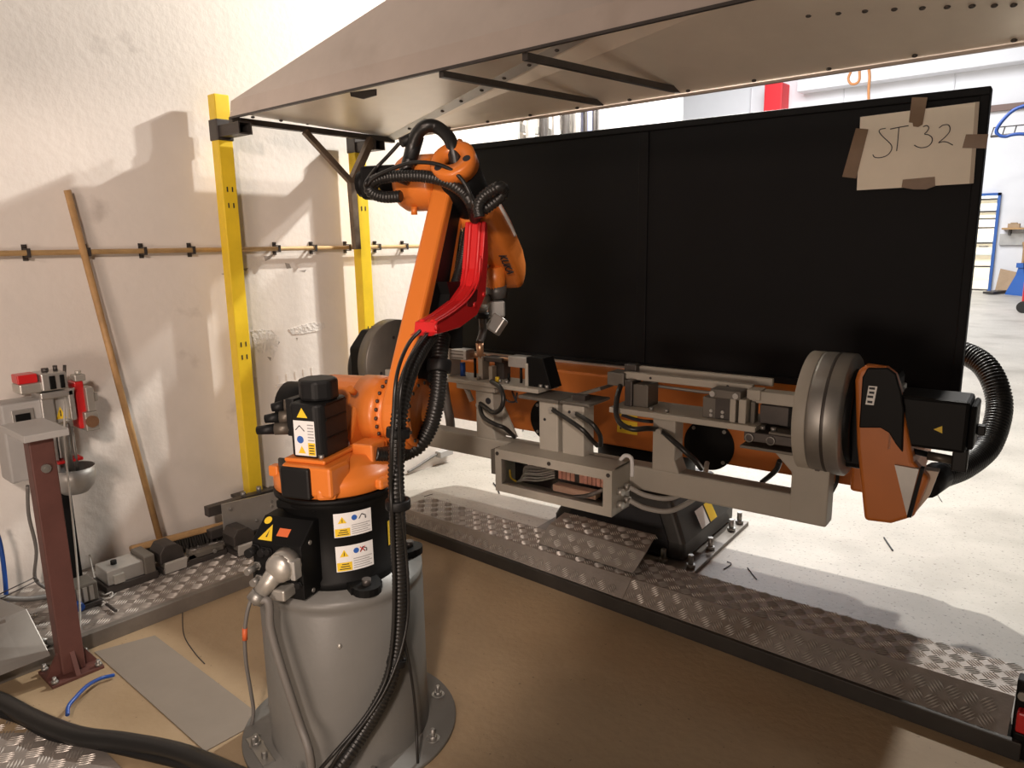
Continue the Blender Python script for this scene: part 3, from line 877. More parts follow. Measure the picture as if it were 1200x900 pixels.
for (x, y) in ((-2.648, 0.645), (-2.537, 0.64), (-2.648, 0.772), (-2.537, 0.772)):
    MB(rp_).cyl((x, y, 0.012), (x, y, 0.034), 0.006, n=8).cyl((x, y, 0.013), (x, y, 0.022), 0.011, n=6).build('anchor_bolt', M_STEEL, rp)
MB(rp_).cyl((-2.565, 0.708, 0.715), (-2.553, 0.708, 0.715), 0.014, n=10).cyl((-2.556, 0.708, 0.715), (-2.549, 0.708, 0.715), 0.007, n=8).build('side_bolt', M_STEEL, rp)

# ---------------------------------------------------------------- torch cleaning station on its black column
so = (-3.02, 0.88, 0.05)
st = thing('cleaning_station', 'grey and red torch cleaning unit with drip bowl on black column', 'machine', so)
MB(so).bmm((-3.11, 0.868, 0.05), (-3.06, 0.92, 0.50)).build('column', M_BLK, st, bevel=0.004)
MB(so).bmm((-3.19, 0.735, 0.545), (-3.07, 0.90, 0.84)).build('cabinet', M_BOX, st, bevel=0.008)
MB(so).bmm((-3.072, 0.765, 0.73), (-3.062, 0.835, 0.815)).build('window_frame', M_ALU, st, bevel=0.002)
MB(so).bmm((-3.064, 0.775, 0.742), (-3.058, 0.822, 0.80)).build('window', M_BLK, st)
MB(so).bmm((-3.15, 0.86, 0.745), (-3.06, 0.905, 0.865)).bmm((-3.15, 0.95, 0.745), (-3.05, 0.972, 0.865)).bmm((-3.15, 0.86, 0.84), (-3.05, 0.972, 0.865)).build('clamp_housing', M_ALU, st, bevel=0.005)
MB(so).bmm((-3.12, 0.905, 0.745), (-3.085, 0.95, 0.84)).build('warning_plate', M_GALV, st)
MB(so).add([(-3.0845, 0.91, 0.752), (-3.0845, 0.946, 0.752), (-3.0845, 0.928, 0.80)], [(0, 1, 2)]).build('warning_triangle', M_LYEL, st)
MB(so).cyl((-3.0840, 0.928, 0.762), (-3.0840, 0.928, 0.785), 0.002, n=4).build('mark', M_INK, st)
MB(so).bmm((-3.15, 0.80, 0.868), (-3.06, 0.90, 0.905)).build('slide_block', M_NICKEL, st, bevel=0.006)
MB(so).bmm((-3.16, 0.87, 0.87), (-3.05, 0.955, 0.935)).build('slide_block', M_ALU, st, bevel=0.005)
MB(so).bmm((-3.055, 0.895, 0.875), (-3.045, 0.915, 0.925)).bmm((-3.055, 0.93, 0.875), (-3.045, 0.945, 0.925)).build('dark_insert', M_BLK, st, bevel=0.002)
MB(so).bmm((-3.14, 0.80, 0.905), (-3.07, 0.865, 0.938)).build('red_cap', M_RED, st, bevel=0.004)
MB(so).cyl((-3.10, 0.90, 0.935), (-3.10, 0.90, 0.95), 0.012, n=10).cyl((-3.10, 0.935, 0.935), (-3.10, 0.935, 0.955), 0.008, n=8).cyl((-3.08, 0.955, 0.90), (-3.08, 0.962, 0.955), 0.006, n=8).build('jaw', M_DSTEEL, st)
MB(so).sph((-3.055, 0.868, 0.855), 0.004, 8, 5).build('led', M_LED, st)
MB(so).bmm((-3.15, 0.985, 0.70), (-3.08, 1.018, 0.885)).build('red_cover', M_RED, st, bevel=0.005)
MB(so).bmm((-3.13, 1.0, 0.69), (-3.055, 1.05, 0.765)).build('valve_body', M_NICKEL, st, bevel=0.004)
MB(so).cyl((-3.055, 1.022, 0.728), (-3.045, 1.022, 0.728), 0.023, n=18).cyl((-3.045, 1.022, 0.728), (-3.043, 1.022, 0.728), 0.016, n=18).build('gauge', M_COPW, st)
MB(so).bmm((-3.12, 1.015, 0.765), (-3.06, 1.045, 0.86)).bmm((-3.13, 0.99, 0.885), (-3.08, 1.03, 0.91)).bmm((-3.1, 1.045, 0.80), (-3.07, 1.06, 0.835)).cyl((-3.1, 1.01, 0.91), (-3.1, 1.01, 0.925), 0.012, n=8).build('valve_block', M_NICKEL, st, bevel=0.004)
MB(so).bmm((-3.14, 0.97, 0.81), (-3.09, 0.99, 0.85)).build('link_arm', M_ALU, st)
MB(so).bmm((-3.12, 0.905, 0.60), (-3.08, 0.965, 0.745)).build('cylinder_bracket', M_ALU, st, bevel=0.003)
MB(so).cyl((-3.06, 0.925, 0.555), (-3.06, 0.925, 0.74), 0.016, n=14).cyl((-3.06, 0.925, 0.53), (-3.06, 0.925, 0.555), 0.009, n=10).build('cylinder', M_STEEL, st)
MB(so).cyl((-3.055, 0.95, 0.54), (-3.055, 0.95, 0.72), 0.006, n=8).build('rod', M_STEEL, st)
MB(so).bmm((-3.13, 0.885, 0.585), (-3.05, 0.975, 0.598)).build('red_ring_plate', M_RED, st, bevel=0.004)
bw = MB(so)
for s_ in (1, 0.965):
    bw.lathe([(0.078 * s_, 0.04), (0.078 * s_, 0.0), (0.068 * s_, -0.035), (0.045 * s_, -0.06 * s_), (0.0, -0.068 * s_)], (-3.06, 0.935, 0.525), n=24)
bw.lathe([(0.078, 0.04), (0.0753, 0.04)], (-3.06, 0.935, 0.525), n=24)
bw.build('drip_bowl', M_GALV, st)
for (x, ya, k) in ((-3.2, 0.79, 0), (-3.16, 0.83, 1)):
    pts = [(x + 0.1, ya, 0.52), (x + 0.08, ya - 0.005, 0.40), (x + 0.05, ya + 0.01, 0.25), (x + 0.02, ya, 0.12), (x + 0.06, ya + 0.04, 0.062), (x + 0.12, ya + 0.02, 0.06)]
    tag(MB(pts[0]).tube(pts, 0.0065, 8).build('station_cable', M_CAB), ['grey cable hanging below the cleaning unit, nearer the edge of the sheet metal box', 'grey cable hanging below the cleaning unit, next to the black column'][k], 'cable', 'cables below the cleaning unit')
wl = [(-2.975, 0.985, 0.60), (-2.97, 0.99, 0.4), (-2.95, 1.0, 0.2), (-2.80, 0.86, 0.07), (-2.74, 0.83, 0.062), (-2.72, 0.80, 0.062)]
wl = [(-2.960,0.907,0.841),(-2.950,0.886,0.654),(-2.930,0.873,0.432),(-2.900,0.857,0.244),(-2.800,0.815,0.090),(-2.740,0.782,0.033)]
tag(MB(wl[0]).tube(wl, 0.004, 6).build('white_lead', M_LCAB), 'thin whitish lead running down from the cleaning unit to the floor', 'cable')
bl = [(-3.100,0.667,0.414),(-3.100,0.678,0.317),(-3.100,0.675,0.183),(-3.100,0.666,0.077)]
tag(MB(bl[0]).tube(bl, 0.008, 8).build('blue_air_line', M_BLUE), 'blue air line hanging by the wall under the cleaning unit', 'hose')
gl_ = [(-3.050,0.628,0.150),(-3.050,0.717,0.107),(-3.080,0.808,0.075),(-3.100,0.918,0.054)]
tag(MB(gl_[0]).tube(gl_, 0.011, 8).build('floor_conduit', M_CAB), 'grey conduit lying at the foot of the wall behind the red-brown post', 'cable')
for k, (a, b) in enumerate(([(-3.000,0.621,0.176),(-3.000,0.742,0.199)], [(-3.000,0.618,0.157),(-3.000,0.751,0.185)])):
    tag(MB(a).cyl(a, b, 0.0022, n=6).sph(b, 0.005, 8, 5).build('thin_rod', M_DSTEEL), ['upper of two thin black rods above the sheet metal box', 'lower of two thin black rods above the sheet metal box'][k], 'rod', 'thin black rods')
sb = thing('sheet_metal_box', 'low grey sheet metal box with sloping front beside the red-brown post', 'box', (-2.8, 0.5, 0.05))
q = [(-3.05, 0.2, 0.20), (-2.93, 0.60, 0.20), (-2.76, 0.645, 0.195), (-2.72, 0.2, 0.195)]
MB((-2.8, 0.5, 0.05)).slab(q, 0.003).slab([q[3], q[2], (-2.61, 0.655, 0.075), (-2.60, 0.2, 0.075)], 0.003).build('cover', M_SHBOX, sb)
MB((-2.8, 0.5, 0.05)).slab([(-2.93, 0.60, 0.20), (-2.76, 0.645, 0.195), (-2.61, 0.655, 0.075), (-2.93, 0.60, 0.05)], 0.003).build('end_panel', M_SHBOX, sb)
MB((-2.8, 0.5, 0.05)).bmm((-3.0, 0.2, 0.05), (-2.74, 0.58, 0.19)).build('frame', M_EDGE2, sb)
nz = [(-2.721,0.686,0.070),(-2.725,0.711,0.070)]
tag(MB(nz[0]).cyl(nz[0], Vector(nz[0]) + Vector((0.04, 0.06, 0.0)), 0.016, n=10).cyl(nz[0], Vector(nz[0]) + Vector((-0.05, -0.04, 0.01)), 0.011, n=10).build('hose_fitting', M_STEEL), 'shiny hose fitting between the sheet metal box and the red-brown post', 'fitting')
# cables over the floor at the lower left
bc = [(-2.670,0.434,0.034),(-2.524,0.487,0.034),(-2.344,0.526,0.034),(-2.167,0.580,0.034),(-2.023,0.661,0.034),(-1.854,0.739,0.034),(-1.627,0.798,0.034)]
tag(MB(bc[2]).tube(bc, 0.026, 12).build('power_cable', M_RUB), 'thick black cable crossing the floor plate in front of the red-brown post', 'cable')
b2 = [(-2.582,0.434,0.020),(-2.413,0.500,0.020),(-2.246,0.538,0.020),(-2.111,0.603,0.020),(-1.952,0.676,0.020),(-1.770,0.755,0.020)]
tag(MB(b2[2]).tube(b2, 0.013, 8).build('black_hose', M_BLKP), 'thinner black hose lying along the thick black cable', 'hose')
bt_ = [(-2.296,0.598,0.030),(-2.323,0.611,0.040),(-2.344,0.637,0.045),(-2.392,0.687,0.040),(-2.438,0.742,0.020),(-2.438,0.783,0.012)]
tag(MB(bt_[2]).tube(bt_, 0.006, 8).build('blue_tube', M_BLUE), 'short blue air tube sticking up from the floor beside the black cable', 'hose')
th = [(-2.882,1.228,0.002),(-2.677,1.123,0.002),(-2.518,1.054,0.002),(-2.378,1.024,0.002),(-2.284,1.013,0.002)]
tag(MB(th[0]).tube(th, 0.0018, 5).build('thin_wire', M_INK), 'thin dark wire lying on the bare floor beside the walkway', 'wire')

# ================================================================ robot pedestal
pc_ = (-1.65, 1.145, 0)
ped = thing('robot_pedestal', 'round grey steel pedestal bolted to the floor under the orange robot', 'pedestal', pc_)
MB(pc_).lathe([(0.226, 0.012), (0.226, 0.455), (0.2245, 0.458), (0.2245, 0.474), (0.226, 0.477), (0.2255, 0.5), (0, 0.5)], pc_, n=64).build('body', M_GREY, ped)
MB(pc_).lathe([(0, 0.012), (0.305, 0.012), (0.307, 0.010), (0.307, 0), (0, 0)], pc_, n=64).build('foot_flange', M_GREY, ped)
for k in range(8):
    a = k * PI / 4 + 0.35
    c = Vector(pc_) + Vector((0.268 * math.cos(a), 0.268 * math.sin(a), 0.012))
    MB(pc_).cyl(c, c + Vector((0, 0, 0.003)), 0.02, n=14).cyl(c, c + Vector((0, 0, 0.012)), 0.012, n=6).cyl(c, c + Vector((0, 0, 0.032)), 0.006, n=8).build('anchor_bolt', M_STEEL, ped)
for k in range(2):
    c = Vector(pc_) + Vector((0.10 + 0.02 * k, 0.155 - 0.008 * k, 0.5))
    MB(pc_).cyl(c, c + Vector((0, 0, 0.0015)), 0.004, n=8).build('tapped_hole', M_INK, ped)
sp = [(-1.475,1.001,0.380)][0]
MB(pc_).sph(sp, 0.006, 8, 5, (1, 1, 1.3)).build('paint_chip', M_NICKEL, ped)
# small steel bracket with bolts beside the foot
fb = [(-1.734,0.896,0.010),(-1.803,0.923,0.010)]
tag(MB(fb[0]).box(fb[0], (0.14, 0.035, 0.012), Matrix.Rotation(-0.2, 3, 'Z')).cyl(Vector(fb[0]) + Vector((-0.03, 0, 0)), Vector(fb[0]) + Vector((-0.03, 0, 0.03)), 0.009, n=6).cyl(Vector(fb[0]) + Vector((0.04, -0.01, 0)), Vector(fb[0]) + Vector((0.04, -0.01, 0.025)), 0.009, n=6).build('floor_bracket', M_STEEL, bevel=0.002), 'small bolted steel bracket on the floor at the pedestal foot', 'bracket')

# ================================================================ robot arm (own frame: x ahead, y to its left, z up from the pedestal top)
RBASE = (-1.65, 1.145, 0.5)
rob = thing('welding_robot', 'orange and black six axis welding robot standing on the grey pedestal', 'robot', RBASE, math.radians(111.653))
# black base
MB().lathe([(0, 0.0), (0.160, 0.0), (0.160, 0.022), (0.150, 0.03), (0.148, 0.215), (0.156, 0.222), (0.156, 0.246), (0, 0.246)], n=56).build('base', M_BLK, rob)
for (px, y) in (((-0.11), -0.145), ((-0.11), 0.15), (0.12, -0.14), (0.12, 0.14)):
    c = Vector((px, y, 0))
    m = MB().prism(circle2((px * 1.1, y * 1.05), 0.038, 0, 360, 18)[:-1], 0, 0.02, 2)
    m.bar((px * 0.7, y * 0.7, 0.010), (px * 1.1, y * 1.05, 0.010), 0.084, 0.0195)
    lg = m.build('foot_lug', M_BLK, rob)
    e = (px * 1.1, y * 1.05)
    MB().cyl((e[0], e[1], 0.02), (e[0], e[1], 0.036), 0.012, n=12).build('bolt', M_DSTEEL, lg)
# connector box at the rear of the base
cbx = MB().prism([(-0.225, 0.006), (-0.225, 0.150), (-0.165, 0.198), (-0.05, 0.198), (-0.05, 0.006)], -0.035, 0.115, 1).build('connector_box', M_BLK, rob, bevel=0.004)
MB().prism([(-0.15, 0.212), (-0.06, 0.20), (0.0, 0.2), (0.0, 0.236), (-0.15, 0.236)], -0.03, 0.09, 1).build('top_bracket', M_BLK, rob, bevel=0.006)
MB().lathe([(0.158, 0.236), (0.166, 0.236), (0.166, 0.248), (0.158, 0.248)], n=56).build('collar', M_BLK, rob)
# big cast connector on the box
hd = MB()
c0 = Vector((-0.225, 0.005, 0.09))
hd.cyl((-0.225, 0.008, 0.105), (-0.262, 0.008, 0.105), 0.042, 0.036, n=18)
hd.sph((-0.262, 0.008, 0.105), 0.037, 14, 8, (0.55, 1, 1))
hd.cyl((-0.25, 0.015, 0.10), (-0.285, 0.05, 0.045), 0.026, 0.019, n=14)
hood_c = hd.build('cable_connector', M_NICKEL, cbx)
MB().cyl((-0.285, 0.05, 0.045), (-0.297, 0.062, 0.026), 0.022, n=10).build('gland', M_STEEL, cbx)
MB().box((-0.243, -0.028, 0.10), (0.03, 0.014, 0.05)).build('locking_lever', M_GALV, cbx, bevel=0.003)
MB().box((-0.245, 0.03, 0.035), (0.05, 0.075, 0.03)).build('data_connector', M_NICKEL, cbx, bevel=0.005)
for (y, z, r, l, mm) in ((0.10, 0.13, 0.012, 0.035, M_BLKP), (0.075, 0.128, 0.010, 0.02, M_BLKP), (0.10, 0.085, 0.009, 0.045, M_STEEL), (0.098, 0.048, 0.010, 0.03, M_STEEL), (0.06, 0.13, 0.008, 0.015, M_BLKP), (-0.022, 0.05, 0.008, 0.012, M_BLKP)):
    MB().cyl((-0.225, y, z), (-0.225 - l, y, z), r, n=12).cyl((-0.225, y, z), (-0.231, y, z), r * 1.35, n=6).build('socket', mm, cbx)
sl = Vector((0.06, 0, 0.048)).normalized()       # along the sloped top of the box
sn = Vector((-0.048, 0, 0.06)).normalized()


def on_slope(a, y, h=0.0006):
    return Vector((-0.225, 0, 0.150)) + sl * a + Vector((0, y, 0)) + sn * h


MB().add([on_slope(0.006, 0.098, .001), on_slope(0.006, 0.055, .001), on_slope(0.052, 0.076, .001)], [(0, 1, 2)]).build('warning_triangle', M_LYEL, cbx)
MB().add([on_slope(0.015, 0.079, .0014), on_slope(0.015, 0.074, .0014), on_slope(0.036, 0.0765, .0014)], [(0, 1, 2)]).build('bolt_mark', M_INK, cbx)
MB().add([on_slope(0.022, 0.05, .001), on_slope(0.022, 0.016, .001), on_slope(0.045, 0.016, .001), on_slope(0.045, 0.05, .001)], [(0, 1, 2, 3)]).build('orange_label', mat('label_orange', (0.75, 0.16, 0.05), 0.5), cbx)
MB().lathe([(0, 0.001), (0.011, 0.001)], on_slope(0.062, 0.095), sn, 14).build('earth_label', M_LYEL, cbx)
for (y, z) in ((-0.0355, 0.0), (-0.0355, 0.13)):
    MB().cyl((-0.19, y, z + 0.02), (-0.19, y - 0.003, z + 0.02), 0.006, n=10).build('screw', M_STEEL, cbx)
for (x, y) in ((-0.095, -0.02), (-0.13, -0.025)):
    MB().cyl((x, y, 0.198), (x, y, 0.212), 0.010, n=10).build('cap_screw', M_STEEL, cbx)


# stickers on the round base
def sticker(name, a0, a1, z0, z1, m, r=0.1512, n=8, parent=rob):
    mb = MB()
    k = [(r * math.cos(math.radians(a0 + (a1 - a0) * i / n)), r * math.sin(math.radians(a0 + (a1 - a0) * i / n))) for i in range(n + 1)]
    mb.add([(x, y, z0) for x, y in k] + [(x, y, z1) for x, y in k], [(i, i + 1, n + 2 + i, n + 1 + i) for i in range(n)])
    return mb.build(name, m, parent)


A0, A1 = [-151.55560026202102, -112.79117700748823]
zt = [[0.20799999999999996, 0.14300000000000002], [0.118, 0.04700000000000004]]
for k, (z1, z0) in enumerate(zt):
    s = sticker('warning_sticker', A0, A1, z0, z1, M_WHITE)
    note(s, ['upper white warning sticker on the black base', 'lower white warning sticker on the black base'][k])
    h = z1 - z0
    span = A1 - A0

    def sub(nm, a, b, c, d, m, e=0.0003):
        return sticker(nm, A0 + span * a, A0 + span * b, z0 + h * c, z0 + h * d, m, 0.1512 + e, 3, s)
    sub('yellow_panel', 0.02, 0.40, 0.03, 0.36, M_LYEL)
    for q in range(3):
        sub('text_line', 0.08 + 0.03 * q, 0.36 - 0.02 * q, 0.09 + 0.09 * q, 0.125 + 0.09 * q, M_INK, 0.0006)
    for q in range(5):
        sub('text_line', 0.44, 0.95 - 0.07 * (q % 2), 0.08 + 0.09 * q, 0.11 + 0.09 * q, mat('print_grey', (0.35, 0.35, 0.36), 0.6), 0.0006)
    rr = 0.1520
    amid = math.radians(A0 + span * 0.21)
    tri = []
    for (da, zz) in ((-0.11, 0.58), (0.11, 0.58), (0, 0.86)):
        a_ = math.radians(A0 + span * (0.21 + da))
        tri.append((rr * math.cos(a_), rr * math.sin(a_), z0 + h * zz))
    MB().add(tri, [(0, 1, 2)]).build('triangle', M_LYEL, s)
    tri2 = [Vector((rr * 1.002 * math.cos(amid), rr * 1.002 * math.sin(amid), z0 + h * (0.62 + 0.14 * i))) for i in range(2)]
    MB().cyl(tri2[0], tri2[1], 0.001, n=4).build('mark', M_INK, s)
    ab = math.radians(A0 + span * 0.52)
    nb = Vector((math.cos(ab), math.sin(ab), 0))
    MB().lathe([(0, 0.0), (0.0075, 0.0)], nb * rr + Vector((0, 0, z0 + h * 0.76)), nb, 14).build('blue_disc', M_INKB, s)
    ac = math.radians(A0 + span * (0.72 if k == 0 else 0.70))
    nc = Vector((math.cos(ac), math.sin(ac), 0))
    tc_ = Vector((-math.sin(ac), math.cos(ac), 0))
    p = nc * rr + Vector((0, 0, z0 + h * 0.76))
    MB().cyl(p - tc_ * 0.008 + Vector((0, 0, -0.006)), p + Vector((0, 0, 0.006)), 0.0012, n=4).cyl(p + Vector((0, 0, 0.006)), p + tc_ * 0.010, 0.0012, n=4).cyl(p + tc_ * 0.010, p + tc_ * 0.010 - Vector((0, 0, 0.008)), 0.0012, n=4).build('pictogram', M_INK, s)
    if k == 1:
        MB().cyl(p - tc_ * 0.008 + Vector((0, 0, -0.007)), p + tc_ * 0.006 + Vector((0, 0, 0.007)), 0.0012, n=4).cyl(p - tc_ * 0.008 + Vector((0, 0, 0.007)), p + tc_ * 0.006 - Vector((0, 0, 0.007)), 0.0012, n=4).build('red_cross', M_INKR, s)
Y0, Y1 = [-88.3053314719089, -79.64761679191646]
sticker('yellow_sticker', Y0, Y0 + 14, 0.075, 0.145, M_LYEL)

# orange turntable and shoulder
tt = MB()
tt.lathe([(0, 0.248), (0.150, 0.248), (0.164, 0.256), (0.164, 0.285), (0.150, 0.300), (0.120, 0.318), (0.105, 0.335), (0, 0.335)], n=48)
tt.build('turntable', M_ORG, rob)
MB().prism(circle2((0.09, 0.0), 0.13, -70, 70, 10) + [(-0.02, 0.122), (-0.02, -0.122)], 0.26, 0.30, 2).build('turntable_skirt', M_ORG, rob, bevel=0.008)
MB().prism([(-0.168, -0.095), (-0.168, 0.05), (-0.07, 0.08), (-0.0, 0.08), (0.0, -0.06), (-0.09, -0.10)], 0.262, 0.342, 2).build('motor_seat', M_ORG, rob, bevel=0.008)
MB().prism([(-0.178, -0.038), (-0.178, 0.045), (-0.10, 0.11), (-0.10, -0.038)], 0.256, 0.338, 2).build('side_cover', M_BLKP, rob, bevel=0.006)
MB().box((-0.10, 0.118, 0.30), (0.03, 0.03, 0.03)).build('hard_stop', M_ORG, rob, bevel=0.005)
for a in (-100, -62, -25, 205):
    c = Vector((0.155 * math.cos(math.radians(a)), 0.155 * math.sin(math.radians(a)), 0.27))
    MB().box(c, (0.05, 0.05, 0.03), Matrix.Rotation(math.radians(a), 3, 'Z')).build('stop_boss', M_ORG, rob, bevel=0.008)
ZA2 = 0.412
XA2 = 0.175
sh_o = hull2(circle2((XA2, ZA2), 0.098, 0, 360, 28) + [(0.02, 0.30), (0.30, 0.30), (0.02, 0.36)])
MB().prism(sh_o, -0.035, 0.125, 1).build('shoulder', M_ORG, rob, bevel=0.014, seg=3)
MB().cyl((0.08, -0.085, 0.30), (0.08, -0.085, 0.352), 0.032, n=16).bmm((-0.01, -0.125, 0.295), (0.06, -0.06, 0.362)).build('shoulder_boss', M_ORG, rob, bevel=0.006)
g = MB().lathe([(0, -0.03), (0.102, -0.03), (0.102, 0.02), (0.100, 0.03), (0.100, 0.05), (0, 0.05)], (XA2, -0.035, ZA2), (0, -1, 0), 40).build('shoulder_gear', M_ORG, rob)
bl = None
for k in range(24):
    a = 2 * PI * k / 24
    p = Vector((XA2 + 0.094 * math.cos(a), -0.085, ZA2 + 0.094 * math.sin(a)))
    if bl is None:
        bl = MB().cyl((0, 0, 0), (0, -0.006, 0), 0.0055, n=6).build('gear_bolt', M_DSTEEL, g)
        bl.location = p
    else:
        copy_part(bl, g, p)
MB().lathe([(0.088, 0), (0.088, 0.02), (0, 0.02)], (XA2, -0.085, ZA2), (0, -1, 0), 36).build('gear_flange', M_ORG, rob)
MB().lathe([(0, 0), (0.07, 0), (0.07, 0.14), (0.06, 0.15), (0, 0.15)], (XA2, 0.125, ZA2), (0, 1, 0), 24).build('shoulder_motor', M_BLK, rob)
MB().cyl((0.07, -0.03, 0.485), (0.05, -0.03, 0.50), 0.010, n=10).build('eye_bolt', M_ORG, rob)
# first axis motor standing on the turntable
mt = MB().prism([(-0.135, -0.04), (-0.135, 0.032), (-0.12, 0.045), (-0.01, 0.045), (0.005, 0.03), (0.005, -0.04), (-0.01, -0.055), (-0.12, -0.055)], 0.352, 0.495, 2).build('turn_motor', M_BLKP, rob, bevel=0.008)
MB().prism(circle2((-0.062, -0.006), 0.053, 22.5, 382.5, 8)[:-1], 0.495, 0.550, 2).build('motor_cap', M_BLKP, mt, bevel=0.009)
MB().bmm((-0.145, -0.066, 0.342), (0.015, 0.056, 0.353)).build('motor_flange', M_ORG, mt, bevel=0.004)
for z in (0.40, 0.45, 0.49):
    MB().bmm((-0.11, -0.0575, z), (-0.02, -0.0545, z + 0.004)).build('motor_rib', M_BLK, mt)
MB().bmm((-0.11, 0.04, 0.40), (-0.05, 0.066, 0.50)).build('plug_block', M_BLKP, mt, bevel=0.004)
for (x, z, l) in ((-0.07, 0.475, 0.05), (-0.085, 0.447, 0.062), (-0.095, 0.417, 0.082)):
    MB().cyl((x, 0.066, z), (x - 0.015, 0.066 + l * 0.45, z), 0.0165, n=12).build('plug_ring', mat('plug_bronze', (0.13, 0.11, 0.09), 0.45, 0.5), mt)
    MB().cyl((x - 0.015, 0.066 + l * 0.45, z), (x - 0.03, 0.066 + l, z - 0.004), 0.015, 0.011, n=12).build('plug', M_BLKP, mt)
for (x, y) in ((-0.128, -0.046), (-0.005, -0.046)):
    MB().cyl((x, y, 0.352), (x, y, 0.364), 0.007, n=8).build('bolt', M_STEEL, mt)
# motor plate (rear face, x = -0.1355)
def rear(nm, y0, y1, z0, z1, m, x=-0.1358):
    return MB().add([(x, y0, z0), (x, y1, z0), (x, y1, z1), (x, y0, z1)], [(0, 1, 2, 3)]).build(nm, m, mt)
rear('motor_label', -0.036, 0.026, 0.360, 0.452, M_WHITE)
rear('yellow_panel', -0.035, -0.014, 0.362, 0.395, M_LYEL, -0.1362)
for q in range(6):
    rear('text_line', -0.033, -0.015, 0.400 + 0.008 * q, 0.403 + 0.008 * q, MATS['print_grey'], -0.1362)
for q in range(4):
    rear('text_line', -0.032, -0.017, 0.366 + 0.007 * q, 0.3685 + 0.007 * q, M_INK, -0.1365)
MB().add([(-0.1362, -0.006, 0.366), (-0.1362, 0.016, 0.366), (-0.1362, 0.005, 0.386)], [(0, 1, 2)]).build('small_triangle', M_LYEL, mt)
MB().lathe([(0, 0), (0.010, 0)], (-0.1362, 0.008, 0.402), (-1, 0, 0), 14).build('blue_disc', M_INKB, mt)
MB().cyl((-0.1364, 0.02, 0.427), (-0.1364, 0.008, 0.439), 0.0012, n=4).cyl((-0.1364, 0.008, 0.439), (-0.1364, -0.006, 0.425), 0.0012, n=4).build('pictogram', M_INK, mt)
MB().add([(-0.1362, -0.018, 0.460), (-0.1362, 0.014, 0.460), (-0.1362, -0.002, 0.486)], [(0, 1, 2)]).build('warning_triangle', M_LYEL, mt)

# link arm
XA3, ZA3 = 0.535, 1.075
arm_o = hull2(circle2((XA2, ZA2), 0.108, 0, 360, 30) + circle2((XA3, ZA3), 0.058, 0, 360, 20))
la = MB().prism(arm_o, -0.172, -0.108, 1).build('link_arm', M_ORG, rob, bevel=0.012, seg=3)
inner = hull2(circle2((0.235, 0.525), 0.055, 0, 360, 16) + circle2((XA3 - 0.03, ZA3 - 0.06), 0.03, 0, 360, 12))
MB().prism(inner, -0.1735, -0.167, 1).build('channel', M_BLK, la)
MB().lathe([(0, 0.0), (0.098, 0.0), (0.098, 0.012), (0.078, 0.016), (0.074, 0.008), (0, 0.006)], (XA2, -0.170, ZA2), (0, -1, 0), 36).build('hub', M_ORG, la)
for k in range(14):
    a = 2 * PI * k / 14
    p = Vector((XA2 + 0.086 * math.cos(a), -0.183, ZA2 + 0.086 * math.sin(a)))
    MB().cyl(p, p + Vector((0, -0.005, 0)), 0.0055, n=6).build('hub_bolt', M_DSTEEL, la)
# elbow
MB().lathe([(0, -0.03), (0.082, -0.03), (0.088, -0.01), (0.088, 0.085), (0.076, 0.105), (0, 0.105)], (XA3, -0.075, ZA3), (0, 1, 0), 32).build('elbow_gear', M_ORG, rob)
for k in range(12):
    a = 2 * PI * k / 12
    p = Vector((XA3 + 0.08 * math.cos(a), -0.105, ZA3 + 0.08 * math.sin(a)))
    MB().cyl(p, p + Vector((0, -0.010, 0)), 0.005, n=6).build('elbow_bolt', M_DSTEEL, rob)
em = MB().box((XA3, 0.095, ZA3 + 0.005), (0.105, 0.13, 0.105)).build('elbow_motor', M_BLK, rob, bevel=0.012)
MB().cyl((XA3, 0.16, ZA3 + 0.005), (XA3, 0.185, ZA3 + 0.005), 0.042, n=16).build('motor_cap', M_BLK, em)
MB().add([(XA3 - 0.0532, 0.075, ZA3 - 0.035), (XA3 - 0.0532, 0.105, ZA3 - 0.035), (XA3 - 0.0532, 0.09, ZA3 - 0.012)], [(0, 1, 2)]).build('warning_triangle', M_LYEL, em)
MB().cyl((XA3 - 0.05, -0.03, ZA3 - 0.075), (XA3 - 0.05, -0.03, ZA3 - 0.10), 0.010, n=10).build('drain_plug', M_ORG, rob)
# forearm: axis from the rear cap to the wrist
FC, FW = Vector((0.403, -0.20, 1.135)), Vector((0.869, -0.20, 0.758))
fd = (FW - FC).normalized()
fn = Vector((-fd.z, 0, fd.x)) * -1.0
if fn.z < 0:
    fn = -fn
fl_len = (FW - FC).length
MB().prism(hull2(circle2((XA3, ZA3), 0.075, 0, 360, 24) + [(FC.x + fd.x * t + fn.x * 0.05 * s, FC.z + fd.z * t + fn.z * 0.05 * s) for t in (0.05, 0.2) for s in (-1, 1)]), -0.20, -0.172, 1).build('elbow_casting', M_ORG, rob, bevel=0.008)
MB().lathe([(0.030, 0.0), (0.062, 0.0), (0.070, 0.006), (0.070, 0.05), (0.030, 0.05), (0.030, 0.0)], FC, fd, 32).build('forearm_cap', M_ORG, rob)
for a in (20, 140, 260):
    q = FC + (fn * math.cos(math.radians(a)) + Vector((0, 1, 0)) * math.sin(math.radians(a))) * 0.051
    MB().cyl(q - fd * 0.001, q + fd * 0.002, 0.012, n=14).build('cap_hole', M_INK, rob)
MB().cyl(FC + fn * 0.066 + fd * 0.02, FC + fn * 0.085 + fd * 0.02, 0.009, n=10).build('lifting_eye', M_ORG, rob)
MB().lathe([(0, 0.045), (0.066, 0.045), (0.066, 0.20), (0.060, 0.205), (0, 0.205)], FC, fd, 32).build('forearm_sleeve', M_BLK, rob)
fo = MB()
k0 = None
rings = []
